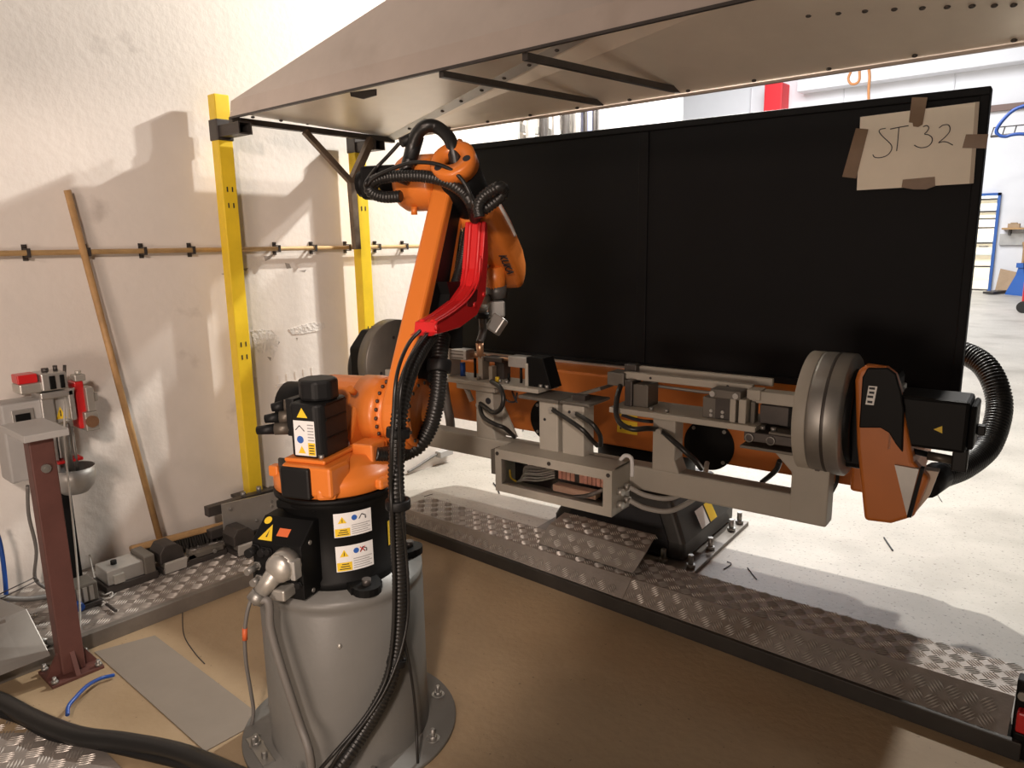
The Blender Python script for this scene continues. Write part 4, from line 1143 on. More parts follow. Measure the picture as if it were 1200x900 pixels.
for (t, w, h, o, yo) in ((0.20, 0.056, 0.060, 0, 0), (0.23, 0.064, 0.070, 0, -0.004), (0.36, 0.060, 0.068, 0.004, -0.019), (0.50, 0.057, 0.062, 0.004, -0.024), (0.565, 0.052, 0.055, 0.0, -0.024), (0.60, 0.044, 0.042, -0.004, -0.024), (0.62, 0.024, 0.02, -0.006, -0.024)):
    c = FC + fd * t + fn * o + Vector((0, yo, 0))
    rr = []
    for i in range(24):
        a = 2 * PI * i / 24
        ca, sa = math.cos(a), math.sin(a)
        e = 0.5
        rr.append(c + Vector((0, 1, 0)) * (w * math.copysign(abs(ca) ** e, ca)) + fn * (h * math.copysign(abs(sa) ** e, sa)))
    rings.append(rr)
vs = [p for r in rings for p in r]
fs = [(i * 24 + j, i * 24 + (j + 1) % 24, (i + 1) * 24 + (j + 1) % 24, (i + 1) * 24 + j) for i in range(len(rings) - 1) for j in range(24)]
fo.add(vs, fs, True)
fo.add(rings[0], [list(range(24))]).add(rings[-1], [list(range(24))])
fore = fo.build('forearm', M_ORG, rob)
# white edge trim line and lettering on the outer side
m = MB()
m.tube([FC + fd * t + Vector((0, -0.063 - yo_, 0)) + fn * 0.03 for t, yo_ in ((0.215, -0.004), (0.25, 0.005), (0.32, 0.013), (0.40, 0.017))], 0.007, 6)
m.tube([FC + fd * t - fn * 0.066 + Vector((0, 0.012 , 0)) for t in (0.30, 0.37, 0.45, 0.52, 0.56)], 0.005, 6)
m.build('white_trim', M_WHITE, fore)
# lettering runs along the underside of the forearm
lx = fd
ly = Vector((0, -1, 0))
lz = lx.cross(ly)
text('lettering', 'KUKA', 0.040, M_INK, fore, FC + fd * 0.385 - fn * 0.0645 + Vector((0, -0.046, 0)), Matrix((lx, ly, lz)).transposed(), 0.0012)

# wrist, torch mount and welding torch
wr = [(0.713,-0.200,0.775),(0.753,-0.200,0.738),(0.759,-0.200,0.699),(0.731,-0.200,0.657),(0.687,-0.200,0.608),(0.618,-0.200,0.656),(0.621,-0.200,0.592),(0.588,-0.200,0.557),(0.592,-0.200,0.504)]
wa, wb_ = Vector(wr[0]), Vector(wr[2])
MB().cyl(Vector((FW.x - 0.02, -0.165, FW.z + 0.025)), Vector((FW.x - 0.02, -0.25, FW.z + 0.025)), 0.032, n=20).build('wrist_joint', M_ORG, rob, bevel=0.006)
hand = MB().cyl(wa + Vector((0.02, 0, 0.03)), wb_, 0.038, 0.034, n=22).build('wrist', M_ORG, rob)
MB().cyl(Vector(wr[1]) + Vector((0, 0, -0.002)), wb_ + Vector((0, 0, -0.004)), 0.0385, 0.036, n=22).build('wrist_ring', mat('wrist_grey', (0.10, 0.095, 0.09), 0.45, 0.3), rob)
mount = thing_mount = MB().box(Vector(wr[3]) + Vector((0, -0.005, 0)), (0.05, 0.062, 0.055), Matrix.Rotation(0.5, 3, 'Z')).build('torch_mount', M_ALU, rob, bevel=0.006)
MB().box(Vector(wr[4]) + Vector((0.0, -0.025, 0.0)), (0.04, 0.05, 0.06), Matrix.Rotation(0.4, 3, 'Y') @ Matrix.Rotation(0.5, 3, 'X')).build('mount_clamp', M_STEEL, mount, bevel=0.005)
MB().cyl(Vector(wr[3]) + Vector((0, 0.03, 0.03)), Vector(wr[5]) + Vector((0, 0.012, 0)), 0.022, n=14).build('torch_body', M_NICKEL, rob)
MB().cyl(wr[5], Vector(wr[5]) + Vector((0, 0, -0.02)), 0.024, n=14).build('torch_collar', M_BLKP, rob)
MB().tube([wr[5], Vector(wr[5]).lerp(Vector(wr[6]), 0.5), wr[6], wr[7]], 0.013, 12).build('torch_neck', M_DSTEEL, rob)
nz = MB().cyl(wr[7], Vector(wr[7]).lerp(Vector(wr[8]), 0.85), 0.013, 0.011, n=14).build('torch_nozzle', M_COPW, rob)
MB().cyl(Vector(wr[7]).lerp(Vector(wr[8]), 0.85), wr[8], 0.003, n=8).build('contact_tip', M_COPW, nz)

# red hose guide on the outer side of the arm: its ribbed back faces the rear, its cheek faces out
rg = [(0.493,0.950),(0.474,0.872),(0.455,0.807),(0.425,0.757),(0.345,0.719),(0.225,0.693),(0.122,0.680),(0.114,0.653)] + [(0.084,0.647),(0.273,0.647),(0.406,0.670),(0.481,0.724),(0.511,0.844),(0.510,0.943)]
guide = MB().prism(rg, -0.268, -0.2, 1).build('hose_guide', M_RED, rob, bevel=0.009, seg=3)
hs = [(0.336,0.725),(0.384,0.752),(0.411,0.745),(0.402,0.715),(0.360,0.698),(0.328,0.704)]
MB().prism(hs, -0.2695, -0.266, 1).build('guide_slot', mat('slot_dark_red', (0.10, 0.004, 0.004), 0.5), guide)
MB().tube([(0.439,-0.270,0.846),(0.413,-0.270,0.770),(0.336,-0.270,0.725),(0.216,-0.270,0.697),(0.103,-0.270,0.681)], 0.0035, 6).build('guide_rib', M_RED, guide)
gb1 = [(0.455,-0.216,0.946),(0.436,-0.216,0.872),(0.418,-0.216,0.809),(0.388,-0.216,0.759),(0.310,-0.216,0.722),(0.192,-0.216,0.696),(0.095,-0.216,0.683)]
gb2 = [(0.493,-0.200,0.947),(0.474,-0.200,0.872),(0.455,-0.200,0.807),(0.425,-0.200,0.757),(0.345,-0.200,0.719),(0.225,-0.200,0.693),(0.127,-0.200,0.679)]
for yy in (-0.218, -0.250):
    MB().tube([(p[0] - 0.001, yy, p[2]) for p in gb2], 0.007, 8).build('guide_rib', M_RED, guide)
for p in [(0.112,-0.270,0.666),(0.381,-0.270,0.704),(0.460,-0.270,0.728)]:
    MB().cyl((p[0], -0.266, p[2]), (p[0], -0.273, p[2]), 0.0075, n=10).build('guide_screw', M_RED, guide)
MB().prism([(0.329,0.775),(0.476,0.766),(0.393,0.642),(0.300,0.642),(0.350,0.736)], -0.205, -0.17, 1).build('guide_bracket', M_BLK, rob)
MB().prism([(0.285,0.674),(0.421,0.660),(0.407,0.566),(0.325,0.577)], -0.215, -0.17, 1).build('hose_bracket', M_BLK, rob)

# ---------------------------------------------------------------- hoses of the robot


def robot_hose(name, path, r, m, label, corr=0.0, n=10, cat='hose', loc=True, parent=None):
    """loc: path given in the robot's frame, the hose is a part of the robot; else in the world, a thing or a part of parent"""
    mb = MB()
    mb.tube(path, r, n, corr)
    if loc:
        return mb.build(name, m, rob)
    if parent is not None:
        mb.org = parent.location.copy()
        return mb.build(name, m, parent)
    mb.org = sum((p for p in mb.v), Vector()) / len(mb.v)
    return tag(mb.build(name, m), label, cat)


# hose from the forearm cap over the top and back to the T piece
h1 = [(0.428,-0.200,1.132),(0.440,-0.190,1.161),(0.451,-0.170,1.200),(0.461,-0.130,1.230),(0.447,-0.100,1.233),(0.448,-0.070,1.213),(0.450,-0.050,1.177),(0.436,-0.040,1.126),(0.424,-0.020,1.068)]
robot_hose('cap_hose', [FC + fd * 0.05] + h1[1:], 0.020, M_RUB, 'black hose arching from the robot forearm cap to the elbow', n=12)
tp = [(0.472,-0.055,1.209),(0.436,-0.020,1.189),(0.438,-0.045,1.131)]
R4 = Matrix.Translation(RBASE) @ Matrix.Rotation(math.radians(111.653), 4, 'Z')
MB().cyl(tp[0], tp[1], 0.019, 0.015, n=12).cyl(tp[0], tp[2], 0.024, 0.022, n=12).build('hose_coupling', M_BLKP, rob)
robot_hose('elbow_loop_hose', [(0.400,-0.031,1.028),(0.400,0.028,1.028),(0.400,0.069,1.042),(0.400,0.076,1.065),(0.400,0.037,1.084),(0.400,-0.034,1.088),(0.400,-0.119,1.082),(0.400,-0.188,1.062),(0.400,-0.236,1.031),(0.400,-0.262,0.996)] + [(0.492,-0.235,0.959)], 0.0185, M_RUB, 'thick ribbed black hose looping round the robot elbow to the red guide', 0.010, 12)
robot_hose('elbow_loop_cable', [(0.470,0.004,1.192),(0.470,0.044,1.158),(0.470,0.092,1.119)] + [(0.375,0.070,1.076),(0.375,0.074,1.061),(0.375,0.049,1.082),(0.375,-0.004,1.103),(0.375,-0.077,1.121),(0.375,-0.146,1.118),(0.375,-0.200,1.101),(0.375,-0.240,1.071),(0.375,-0.266,1.029),(0.375,-0.278,0.988)] + [(0.485,-0.235,0.959)], 0.006, M_RUB, 'thin black cable looping from the T coupling to the red guide', 0, 8, 'cable')
robot_hose('side_loop_hose', [(0.370,-0.298,0.958),(0.370,-0.293,0.987),(0.370,-0.307,1.013),(0.370,-0.334,1.031),(0.370,-0.363,1.042)] + [(0.400,-0.362,1.032),(0.400,-0.349,1.013),(0.400,-0.322,0.994),(0.400,-0.297,0.980)], 0.017, M_RUB, 'short ribbed black hose loop between the red guide and the forearm', 0.010, 12)
robot_hose('guide_fitting', [(0.513,-0.232,0.949),(0.514,-0.232,0.970)], 0.010, M_STEEL, 'steel hose end standing in the top of the red guide', 0, 10, 'fitting')
# large corrugated hose from the guide into the turntable
robot_hose('turntable_hose', [(0.300,-0.200,0.622),(0.268,-0.205,0.581),(0.248,-0.210,0.539),(0.227,-0.215,0.488),(0.204,-0.215,0.430),(0.191,-0.200,0.369),(0.161,-0.180,0.324),(0.143,-0.150,0.304),(0.099,-0.130,0.305),(0.040,-0.118,0.321),(0.013,-0.110,0.331)], 0.0245, M_RUB, 'large corrugated black hose curving from the red guide into the turntable', 0.0095, 14)
robot_hose('arm_inner_hose', [(0.536,-0.190,0.929),(0.504,-0.190,0.871),(0.473,-0.190,0.819),(0.429,-0.190,0.769),(0.361,-0.195,0.697),(0.314,-0.200,0.638)], 0.015, M_RUB, 'black corrugated hose between the robot arm and the red guide', 0.008, 10)
# hose package hanging down over the pedestal
P1 = [(0.147,-0.235,0.643),(0.082,-0.245,0.624),(0.024,-0.250,0.597),(-0.032,-0.255,0.562),(-0.078,-0.260,0.517),(-0.107,-0.260,0.458),(-0.113,-0.255,0.384)]
w1 = [tuple(R4 @ Vector(p)) for p in P1]
pkg = thing('hose_package', 'bundle of ribbed black hose and cables hanging from the red guide over the pedestal', 'hose bundle', w1[0])
w2 = [(-1.366,1.123,0.821),(-1.366,1.122,0.755)] + [(-1.388,1.138,0.630),(-1.388,1.138,0.536),(-1.388,1.129,0.420),(-1.390,1.113,0.329),(-1.394,1.090,0.265),(-1.404,1.054,0.205),(-1.423,1.015,0.144)] + [(-1.430,0.963,0.096),(-1.471,0.924,0.025)]
robot_hose('package_hose', w1 + w2, 0.021, M_RUB, 'main ribbed black hose hanging from the red guide down over the pedestal', 0.0105, 12, loc=False, parent=pkg)


def along(poff, r, nm, lab, m=M_RUB, pts=None):
    robot_hose(nm, pts, r, m, lab, 0, 8, 'cable', loc=False, parent=pkg)


v1 = [(0.046,-0.252,0.665),(-0.023,-0.262,0.652),(-0.081,-0.272,0.631),(-0.131,-0.280,0.598),(-0.161,-0.285,0.556),(-0.176,-0.285,0.488),(-0.184,-0.280,0.406)]
along(0, 0.005, 'package_cable', 'thin black cable on the outer side of the hose package', pts=[tuple(R4 @ Vector(p)) for p in v1] + [(-1.354,1.096,0.809),(-1.354,1.095,0.744)] + [(-1.377,1.113,0.642),(-1.378,1.108,0.504),(-1.379,1.096,0.389),(-1.383,1.077,0.300),(-1.394,1.045,0.239),(-1.416,1.001,0.179)] + [(-1.434,0.937,0.129),(-1.469,0.906,0.074)])
v2 = [(0.065,-0.262,0.654),(-0.017,-0.272,0.630),(-0.082,-0.280,0.604),(-0.127,-0.285,0.560),(-0.145,-0.285,0.501),(-0.144,-0.280,0.416)]
along(0, 0.0045, 'package_cable', 'thin black cable running down the middle of the hose package', pts=[tuple(R4 @ Vector(p)) for p in v2] + [(-1.346,1.119,0.816),(-1.346,1.120,0.738)] + [(-1.368,1.144,0.634),(-1.368,1.147,0.539),(-1.368,1.142,0.446),(-1.369,1.121,0.370),(-1.373,1.092,0.309)] + [(-1.382,1.056,0.250),(-1.401,1.012,0.192)] + [(-1.418,0.947,0.136),(-1.444,0.920,0.078)])
along(0, 0.004, 'ground_cable', 'thin black cable leaving the hose package and falling down the pedestal side', pts=[(-1.375,1.130,0.388),(-1.375,1.139,0.335),(-1.375,1.147,0.281),(-1.375,1.155,0.202),(-1.375,1.159,0.109)] + [(-1.360,1.145,0.047),(-1.360,1.145,-0.018)])
# collars on the hoses
def collar(path3, r, par, nm='hose_collar', L=0.012):
    a, b = Vector(path3[0]), Vector(path3[1])
    c = (a + b) / 2
    d = (b - a).normalized()
    MB(par.location if par is not rob else (0, 0, 0)).lathe([(r, -L), (r * 1.06, -L * 0.7), (r * 1.06, L * 0.7), (r, L), (r * 0.7, L), (r * 0.7, -L), (r, -L)], c, d, 18).build(nm, M_BLKP, par)


collar([(0.249,-0.210,0.554),(0.236,-0.212,0.521)], 0.034, rob, L=0.018)
cb_ = [(-0.119,-0.266,0.451),(-0.122,-0.264,0.422)]
collar([R4 @ Vector(p) for p in cb_], 0.028, pkg)
collar([(-1.363,1.123,0.769),(-1.363,1.123,0.740)], 0.030, pkg)
collar([(-1.389,1.118,0.327),(-1.390,1.109,0.306)], 0.024, pkg, 'tape_binding', 0.010)

# cables from the connector box down beside the pedestal
k1 = [(-0.273,0.030,0.067)]
g1 = Vector(R4 @ Vector((-0.297, 0.062, 0.026)))
k1w = [g1] + [(-1.569,0.867,0.527),(-1.568,0.867,0.458),(-1.552,0.872,0.380),(-1.529,0.881,0.290),(-1.508,0.892,0.198)] + [(-1.474,0.890,0.142),(-1.471,0.892,0.069)]
robot_hose('motor_cable', k1w, 0.0105, M_CAB, 'grey motor cable hanging from the cast connector down the pedestal', 0, 10, 'cable', loc=False)
k2w = [R4 @ Vector((-0.27, 0.05, 0.035))] + [(-1.800,0.962,0.445),(-1.810,0.940,0.399),(-1.820,0.928,0.328),(-1.830,0.928,0.232),(-1.840,0.939,0.127),(-1.850,0.946,0.050),(-1.860,0.933,-0.011),(-1.870,0.913,-0.045)]
robot_hose('data_cable', k2w, 0.0055, M_CAB, 'thin grey data cable hanging clear at the side of the pedestal', 0, 8, 'cable', loc=False)
kl = [(-1.820,0.929,0.338),(-1.820,0.926,0.303)]
tag(MB(kl[0]).cyl(kl[0], kl[1], 0.0075, n=10).build('cable_tag', mat('tag_orange', (0.65, 0.13, 0.04), 0.5)), 'small orange tag wrapped round the thin grey data cable', 'tag')

# ================================================================ welding positioner (own frame: x along the beam, y away from the robot)
PA = math.radians(4.656)
PO = (-1.5 * math.cos(PA) - 3.1 * math.sin(PA), -1.5 * math.sin(PA) + 3.1 * math.cos(PA), 0)
pos = thing('welding_positioner', 'orange two sided welding positioner with grey fixture frame in front of the black partition', 'positioner', PO, PA)
# base casting
bp = MB().bmm((-0.42, -0.36, 0), (0.40, 0.32, 0.018)).build('base_plate', M_EDGE2, pos, bevel=0.003)
for (x, y) in ((0.37, 0.27), (0.37, 0.16), (0.37, -0.32), (0.37, -0.1), (0.25, -0.33)):
    MB().cyl((x, y, 0.018), (x, y, 0.075), 0.012, n=8).cyl((x, y, 0.018), (x, y, 0.034), 0.02, n=6).build('anchor_bolt', M_STEEL, bp)
cs = MB()
for s in (1,):
    bot = [(-0.33, -0.30), (0.33, -0.30), (0.33, 0.30), (-0.33, 0.30)]
    top = [(-0.24, -0.25), (0.24, -0.25), (0.24, 0.25), (-0.24, 0.25)]
    cs.add([(x, y, 0.018) for x, y in bot] + [(x, y, 0.10) for x, y in bot] + [(x, y, 0.27) for x, y in top], [(3, 2, 1, 0), (8, 9, 10, 11)] + [(i, (i + 1) % 4, 4 + (i + 1) % 4, 4 + i) for i in range(4)] + [(4 + i, 4 + (i + 1) % 4, 8 + (i + 1) % 4, 8 + i) for i in range(4)])
cast = cs.build('base_casting', mat('casting_grey', (0.05, 0.048, 0.045), 0.5, 0, 0.2, 8), pos, bevel=0.02, seg=3)
MB().slab([(-0.26, -0.302, 0.03), (0.26, -0.302, 0.03), (0.26, -0.302, 0.10), (0.20, -0.272, 0.21), (-0.20, -0.272, 0.21), (-0.26, -0.302, 0.10)], 0.004).build('opening', M_INK, cast)
for (a, b, m_) in ((-0.12, -0.03, M_WHITE), (-0.015, 0.06, M_LYEL)):
    q = [Vector((0.33, a, 0.11)), Vector((0.33, b, 0.11)), Vector((0.292, b, 0.185)), Vector((0.292, a, 0.185))]
    MB().add([p + Vector((0.006, 0, 0.004)) for p in q], [(0, 1, 2, 3)]).build('label', m_, cast)
MB().cyl((0, 0, 0.26), (0, 0, 0.475), 0.23, n=40).build('turntable', M_BLK, pos)
MB().cyl((0.10, -0.34, 0.05), (0.10, -0.37, 0.05), 0.03, n=14).build('cleat', M_STEEL, pos)
# carrier beam
beam = MB().prism([(-1.06, 0.50), (-1.0, 0.47), (0.98, 0.47), (1.04, 0.50), (1.04, 0.76), (0.98, 0.79), (-1.0, 0.79), (-1.06, 0.76)], -0.25, 0.20, 1).build('carrier_beam', M_ORG2, pos, bevel=0.01)
for cx in (-0.385, 0.404):
    cv = MB().cyl((cx, -0.25, 0.545), (cx, -0.258, 0.545), 0.107, n=36).build('cover_disc', M_BLK, beam)
    for a in (45, 135, 225, 315):
        p = Vector((cx + 0.092 * math.cos(math.radians(a)), -0.258, 0.545 + 0.092 * math.sin(math.radians(a))))
        MB().cyl(p, p + Vector((0, -0.004, 0)), 0.008, n=10).build('screw', M_STEEL, cv)
yl = [(-0.021,0.598),(0.076,0.595),(0.077,0.537),(-0.024,0.538)]
ys = MB().add([(x, -0.2525, z) for x, z in yl], [(0, 1, 2, 3)]).build('yellow_label', M_LYEL, beam)
yl2 = [(-0.008,0.642),(0.075,0.637),(0.076,0.614),(-0.012,0.614)]
MB().add([(x, -0.2525, z) for x, z in yl2], [(0, 1, 2, 3)]).build('yellow_label', M_LYEL, beam)
for q in range(3):
    MB().bmm((yl[0][0] + 0.012 + 0.024 * q, -0.2535, yl[0][1] - 0.045), (yl[0][0] + 0.02 + 0.024 * q, -0.2528, yl[0][1] - 0.02)).build('mark', M_INK, ys)
# headstock at the near end
head_o = [(1.029,0.953),(1.036,0.988),(1.057,1.003),(1.113,1.000),(1.138,0.982),(1.159,0.914),(1.208,0.723),(1.253,0.678),(1.222,0.553),(1.162,0.518),(1.087,0.512),(1.048,0.751)]
hs_ = MB().prism(head_o, -0.70, -0.645, 1).build('headstock', M_ORG2, pos, bevel=0.012, seg=3)
MB().prism([(1.046,0.806),(1.173,0.824),(1.210,0.710),(1.212,0.562),(1.161,0.523),(1.091,0.519)], -0.69, -0.40, 1).build('headstock_leg', M_ORG2, hs_, bevel=0.01)
MB().bmm((0.99, -0.66, 0.66), (1.12, -0.36, 0.95)).build('gear_housing', M_BLK, hs_, bevel=0.02)
MB().bmm((0.98, -0.40, 0.50), (1.16, 0.18, 0.76)).build('headstock_arm', M_ORG2, pos, bevel=0.012)
hc_ = [(1.054,0.810),(1.053,0.893),(1.052,0.967),(1.064,0.997),(1.120,1.002),(1.142,0.986),(1.159,0.937),(1.172,0.881),(1.178,0.751),(1.158,0.774),(1.137,0.806),(1.113,0.818)]
MB().prism(hc_, -0.712, -0.698, 1).build('cover_plate', M_BLK, hs_, bevel=0.004)
lb = [(1.072,0.944),(1.096,0.944),(1.090,0.886),(1.067,0.886)]
lbo = MB().add([(x, -0.7135, z) for x, z in lb], [(0, 1, 2, 3)]).build('maker_plate', M_GALV, hs_)
lm_ = [(1.082,0.937),(1.081,0.924),(1.079,0.911),(1.078,0.895)]
for q, (x, z) in enumerate(lm_):
    MB().bmm((x - 0.008 + 0.002 * (q % 2), -0.7146, z - 0.0035), (x + 0.008, -0.7138, z + 0.0035)).build('mark', M_INK, lbo)
gs_ = [(1.160,0.710),(1.225,0.708),(1.205,0.559)]
MB().prism(gs_, -0.712, -0.695, 1).build('side_plate', M_GALV, hs_)
ge = [(1.229,0.714),(1.238,0.713),(1.217,0.556),(1.205,0.554)]
MB().prism(ge, -0.715, -0.69, 1).build('edge_strip', M_BLK, hs_)
gw = [(1.232,0.693),(1.271,0.694),(1.253,0.614),(1.216,0.546)]
MB().prism(gw, -0.66, -0.62, 1).build('cream_gusset', mat('cream_plate', (0.66, 0.56, 0.46), 0.5), hs_)
gu = [(1.131,0.969),(1.157,0.907),(1.132,0.893)]
MB().prism(gu, -0.65, -0.60, 1).build('cream_gusset', MATS['cream_plate'], hs_)
MB().bmm((1.132, -0.70, 0.75), (1.145, -0.50, 0.925)).build('motor_flange', M_ALU, pos, bevel=0.003)
mo = MB().bmm((1.145, -0.685, 0.765), (1.335, -0.525, 0.918)).build('drive_motor', M_BLK, pos, bevel=0.01)
MB().bmm((1.335, -0.675, 0.775), (1.352, -0.535, 0.908)).build('motor_cap', M_BLK, mo, bevel=0.01)
MB().bmm((1.352, -0.62, 0.81), (1.375, -0.59, 0.84)).build('plug', M_BLKP, mo, bevel=0.004)
MB().bmm((1.30, -0.65, 0.70), (1.34, -0.61, 0.77)).build('plug', M_BLKP, mo, bevel=0.004)
MB().cyl((1.30, -0.63, 0.728), (1.235, -0.63, 0.732), 0.014, n=12).build('plug_ring', MATS['plug_bronze'], mo)
MB().cyl((1.235, -0.63, 0.735), (1.14, -0.64, 0.748), 0.009, n=10).build('motor_lead', M_BLKP, mo)
wt_ = [(1.250,0.828),(1.271,0.841),(1.273,0.819)]
MB().add([(x, -0.6865, z) for x, z in wt_], [(0, 1, 2)]).build('warning_triangle', M_LYEL, mo)
for z in (0.785, 0.90):
    MB().cyl((1.155, -0.69, z), (1.155, -0.698, z), 0.007, n=8).build('bolt', M_STEEL, mo)
# face plates
YA, ZA = -0.60, 0.822
d1 = MB().lathe([(0, -0.01), (0.196, -0.01), (0.198, 0.0), (0.198, 0.082), (0.192, 0.087), (0.12, 0.09), (0, 0.09)], (0.925, YA, ZA), (1, 0, 0), 56).build('face_plate', M_STEEL, pos)
MB().lathe([(0.1985, 0.034), (0.1992, 0.036), (0.1992, 0.042), (0.1985, 0.044)], (0.925, YA, ZA), (1, 0, 0), 56).build('plate_groove', M_DSTEEL, d1)
MB().cyl((0.875, YA, ZA), (0.915, YA, ZA), 0.1975, n=56).build('adapter_plate', M_FRAME, pos, bevel=0.003)
MB().lathe([(0.12, 0.0), (0.15, 0.0), (0.15, 0.03), (0.12, 0.03)], (1.0, YA, ZA), (1, 0, 0), 32).build('bearing_ring', M_BLK, pos)
# tailstock at the far end
ts = MB().prism([(-0.78, 0.52), (-0.78, 0.90), (-0.70, 0.98), (-0.5, 0.98), (-0.40, 0.88), (-0.2, 0.79), (-0.2, 0.5)], -1.17, -1.09, 0).build('tailstock', M_BLK, pos, bevel=0.012)
tdz = ZA - 0.0
d2 = MB().lathe([(0, 0.0), (0.20, 0.0), (0.202, -0.005), (0.202, -0.06), (0, -0.06)], (-1.03, YA, tdz), (1, 0, 0), 48).build('face_plate', mat('worn_steel', (0.20, 0.185, 0.165), 0.45, 0.6, 0.2, 6), pos)
for (a, r) in ((100, 0.12), (200, 0.12), (320, 0.13), (20, 0.10)):
    MB().cyl((-1.03, YA + r * math.cos(math.radians(a)), tdz + r * math.sin(math.radians(a))), (-1.028, YA + r * math.cos(math.radians(a)), tdz + r * math.sin(math.radians(a))), 0.008, n=10).build('bolt_hole', M_INK, d2)
wc_ = [(-1.144,-0.620,0.766)][0]
MB().cyl((-1.03, wc_[1], wc_[2]), (-1.012, wc_[1], wc_[2]), 0.024, n=18).build('white_cap', M_WHITE, d2)
MB().tube([(-1.164,-0.680,0.912),(-1.215,-0.680,0.874),(-1.251,-0.680,0.808),(-1.257,-0.680,0.743),(-1.264,-0.650,0.686)], 0.03, 10).build('tail_hose', M_RUB, pos)
# hose loop at the near end
MB().tube([(1.205,-0.250,0.536),(1.229,-0.200,0.546),(1.293,-0.050,0.555),(1.351,0.100,0.605),(1.369,0.200,0.726),(1.337,0.250,0.830),(1.276,0.300,0.895),(1.179,0.350,0.915),(1.085,0.400,0.853)], 0.046, 16, corr=0.012).build('supply_hose', M_RUB, pos)
MB().cyl([(1.198,-0.280,0.531),(1.229,-0.200,0.549)][0], [(1.198,-0.280,0.531),(1.229,-0.200,0.549)][1], 0.05, n=18).build('hose_socket', M_BLKP, pos)

# fixture frame between the face plates
YF0, YF1 = -0.70, -0.625
fr = MB()
fr.bmm((-1.02, YF0, 0.462), (0.977, YF1, 0.555))
fr.build('bottom_rail', M_FRAME, pos, bevel=0.008)
MB().bmm((-1.02, YF0, 0.555), (-0.93, YF1, 0.80)).build('end_plate', M_FRAME, pos, bevel=0.006)
ep = [(0.871,0.540),(0.864,0.623),(0.802,0.695),(0.888,0.720),(0.896,0.769),(0.951,0.797),(0.972,0.473),(0.875,0.478)]
MB().prism([(0.86, 0.55), (0.86, 0.63), (0.79, 0.70), (0.885, 0.70), (0.885, 0.765), (0.977, 0.765), (0.977, 0.555), (0.977, 0.465), (0.86, 0.465)], YF0 - 0.001, YF1, 1).build('end_plate', M_FRAME, pos, bevel=0.004)
MB().bmm((0.855, -0.69, 0.725), (0.93, -0.55, 0.775)).bmm((0.855, -0.69, 0.69), (0.868, -0.55, 0.775)).build('angle_bracket', M_FRAME, pos, bevel=0.003)
MB().cyl((0.94, YF0 - 0.001, 0.66), (0.94, YF0 - 0.006, 0.66), 0.012, n=6).build('frame_bolt', M_DSTEEL, pos)
po_a = MB().prism([(-0.47, 0.55), (-0.36, 0.55), (-0.376, 0.60), (-0.376, 0.76), (-0.47, 0.76)], YF0, YF1, 1).build('upright', M_FRAME, pos, bevel=0.006)
MB().cyl((-0.40, YF0, 0.72), (-0.40, YF0 - 0.002, 0.72), 0.014, n=14).build('hole', M_INK, po_a)
MB().slab([(-0.376, YF1, 0.56), (-0.30, YF1, 0.56), (-0.376, YF1, 0.70)], 0.01).build('gusset', M_FRAME, po_a)
MB().bmm((-0.56, -0.72, 0.762), (-0.35, -0.60, 0.79)).build('cap_plate', M_FRAME, pos, bevel=0.004)
MB().prism([(0.361, 0.55), (0.47, 0.55), (0.45, 0.60), (0.45, 0.765), (0.361, 0.765)], YF0, YF1, 1).build('upright', M_FRAME, pos, bevel=0.006)
MB().bmm((-0.113, -0.74, 0.555), (-0.024, -0.66, 0.765)).build('box_column', M_FRAME, pos, bevel=0.005)
MB().bmm((-0.004, -0.74, 0.553), (0.094, -0.66, 0.763)).build('box_column', M_FRAME, pos, bevel=0.005)
for x in (-0.035, -0.085, 0.03):
    MB().cyl((x, -0.74, 0.735 if x > -0.05 else 0.69), (x, -0.742, 0.735 if x > -0.05 else 0.69), 0.006, n=10).build('hole', M_INK, pos)
MB().bmm((-0.20, -0.76, 0.766), (-0.01, -0.60, 0.779)).build('table_plate', M_FRAME2, pos, bevel=0.003)
MB().bmm((-0.03, -0.745, 0.764), (0.12, -0.58, 0.775)).build('table_plate', M_FRAME2, pos, bevel=0.003)
MB().box((0.06, -0.62, 0.80), (0.14, 0.10, 0.012), Matrix.Rotation(-0.35, 3, 'Y')).build('sloped_plate', M_FRAME2, pos)
MB().bmm((0.02, -0.70, 0.775), (0.075, -0.66, 0.795)).build('stop_block', M_DSTEEL, pos)
MB().bmm((-0.66, -0.735, 0.788), (-0.12, -0.58, 0.806)).build('table_plate', M_FRAME, pos, bevel=0.003)
MB().bmm((0.205, -0.745, 0.757), (0.748, -0.56, 0.778)).build('table_plate', M_FRAME, pos, bevel=0.003)
MB().bmm((0.70, -0.745, 0.699), (0.892, -0.57, 0.709)).build('shelf_plate', M_FRAME2, pos, bevel=0.002)
# pneumatic clamps on the left table
def bx(nm, a, b, m, bev=0.003, par=pos):
    return MB().bmm(a, b).build(nm, m, par, bevel=bev)
bx('clamp_plate', (-0.625, -0.70, 0.806), (-0.612, -0.62, 0.93), M_FRAME)
ca1 = bx('air_cylinder', (-0.612, -0.69, 0.882), (-0.525, -0.63, 0.925), M_ALU)
for z in (0.888, 0.903, 0.918):
    bx('fin', (-0.610, -0.692, z), (-0.54, -0.6895, z + 0.004), M_FRAME2, 0, ca1)
MB().cyl((-0.525, -0.66, 0.903), (-0.44, -0.66, 0.903), 0.008, n=10).build('piston_rod', M_COPW, ca1)
bx('clamp_post', (-0.46, -0.69, 0.806), (-0.435, -0.64, 0.905), M_FRAME)
bx('clamp_post', (-0.395, -0.70, 0.806), (-0.375, -0.67, 0.87), M_FRAME)
bx('clamp_jaw', (-0.435, -0.68, 0.885), (-0.34, -0.62, 0.905), M_DSTEEL)
